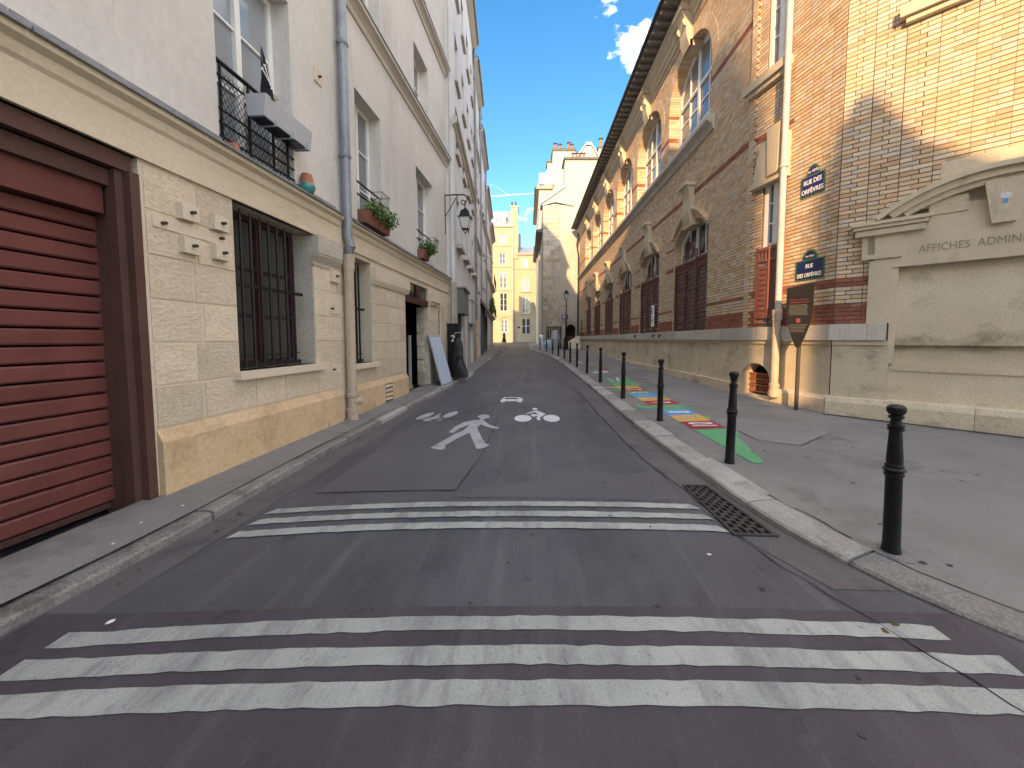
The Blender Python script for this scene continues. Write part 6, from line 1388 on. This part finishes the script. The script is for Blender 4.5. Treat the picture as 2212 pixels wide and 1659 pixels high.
fr_ = MB(); fr_.tube([(-.14, 0, 1.3), (-.14, 0, 1.5), (.08, 0, 1.54), (.08, 0, 1.3)], .018, 6); fr_.build('handle', 'aluminium', bc)
fr_ = MB(); fr_.tube([(.22, -.15, .03), (.36, -.15, .12), (.4, .08, .16), (.28, .1, .05)], .018, 6); fr_.build('foot_loop', 'aluminium', bc)
# ---- far pedestrian
pe = thing('person', 'person with long dark hair in a dark red dress standing at the far corner', 'person', (-3.44, 56.0, zr(56)+.02))
bmv = [(0, 0, .95), (0, 0, 1.15), (0, 0, 1.34), (0, .0, 1.45), (0, -.01, 1.58), (-.19, 0, 1.36), (-.24, -.05, 1.12), (-.1, -.2, 1.05), (.19, 0, 1.36), (.25, -.02, 1.1), (.2, -.12, .9), (-.09, 0, .9), (-.1, -.02, .5), (-.1, .02, .1), (-.1, -.1, .04), (.09, 0, .9), (.11, .04, .5), (.12, .08, .1), (.12, -.04, .04)]
bme = [(0, 1), (1, 2), (2, 3), (3, 4), (2, 5), (5, 6), (6, 7), (2, 8), (8, 9), (9, 10), (0, 11), (11, 12), (12, 13), (13, 14), (0, 15), (15, 16), (16, 17), (17, 18)]
brd = [.14, .12, .13, .055, .1, .06, .045, .035, .06, .045, .035, .1, .065, .045, .04, .1, .065, .045, .04]
me = bpy.data.meshes.new('body'); me.from_pydata(bmv, bme, []); me.materials.append(MATS['skin']); bo = link('body', me, pe)
sk = bo.modifiers.new('skin', 'SKIN')
if not me.skin_vertices: me.attributes
for i, r_ in enumerate(brd): me.skin_vertices[0].data[i].radius = (r_, r_)
me.skin_vertices[0].data[0].use_root = True
ss = bo.modifiers.new('sub', 'SUBSURF'); ss.levels = ss.render_levels = 1
MB().lathe([(.34, .22), (.3, .5), (.2, .9), (.15, 1.1), (.19, 1.3), (.17, 1.42), (.07, 1.46)], 14).build('dress', 'dark_dress', pe, smooth=True)
MB().lathe([(.12, 1.15), (.13, 1.35), (.12, 1.55), (.11, 1.66), (.04, 1.72)], 10, (0, .04)).build('hair', 'hair', pe, smooth=True)
# ---- far tower crane
cr = thing('tower_crane', 'pale pink lattice tower crane far behind the left roofs', 'crane', (-40, 420, 0))
MB().box(-.8, .8, -.8, .8, 0, 150).build('mast', 'pink_steel', cr)
jb = MB()
for dz in (0, 4): jb.tube([(-12, 0, 152+dz*.3), (46, 0, 156+dz*.3)], .14, 4)
for i in range(20): jb.tube([(-12+i*2.9, 0, 152+i*.2), (-10.5+i*2.9, 0, 153.4+i*.2), (-9.1+i*2.9, 0, 152.2+i*.2)], .09, 4)
jb.tube([(0, 0, 152), (2, 0, 166), (20, 0, 155)], .13, 4); jb.tube([(2, 0, 166), (-12, 0, 152)], .13, 4); jb.build('jib', 'pink_steel', cr)
# ================================================================ houses across the junction, behind the viewer: they shade the street
az = R(SUN_AZ); FS = Matrix(((math.cos(az), math.sin(az), 0, 0), (-math.sin(az), math.cos(az), 0, 0), (0, 0, 1, 0), (0, 0, 0, 1)))
def across(label, poly, a0, a1, wins, m):
    o = thing('town_house', label, 'building', (0, 0, 0)); o.matrix_world = FS
    b = MB(); b.prism(poly, -a1, -a0); b.build('wall', m, o)
    for x, z in wins:
        f = MB().box(x-.6, x+.6, -a0, -a0+.06, z, z+2).build('window', 'white_joinery', o)
        for k in (0, 1): MB().box(x-.5+k*.52, x-.02+k*.52, -a0+.06, -a0+.07, z+.1, z+1.9).build('pane', 'glass', f)
    return o
dq = -1.83
across('tall plaster house with a steep roof across the junction', [(-2.0, -.3), (2.83, -.3), (2.85, 15.5+dq), (2.62, 17.0+dq), (2.44, 18.5+dq), (2.1, 19+dq), (-2.0, 19.6+dq)], 14, 24, [(x, z) for x in (-1, 1) for z in (1, 4.5, 7.5, 10.5)], 'plaster')
across('taller unseen house added beside the steep roofed one to shade the brick front', [(-16, -.3), (-2.02, -.3), (-2.02, 21+dq), (-3, 23+dq), (-16, 23+dq)], 14.5, 26, [(x, z) for x in (-14, -11.5, -9, -6.5, -4) for z in (1, 4.5, 7.5, 10.5, 14)], 'plaster_cream')  # added mass out of view, keeps sun off the lower brick front
across('lower gabled house across the junction behind the viewer', [(3.37, -.3), (16, -.3), (16, 12.3+dq), (5.2, 12.4+dq), (4.5, 13.1+dq), (3.95, 14.2+dq), (3.72, 14.25+dq), (3.55, 13.8+dq), (3.4, 12.7+dq)], 14.2, 20, [(x, z) for x in (5, 7.5, 10, 12.5) for z in (1, 4.5, 7.5)], 'plaster')
lk = across('low unseen block added between the two houses to stop sun on the pavement', [(2.0, -.3), (4.0, -.3), (4.0, 9.35+dq), (2.0, 9.35+dq)], 15, 19, [], 'plaster')  # added block, closes the gap so no sun strip crosses the pavement
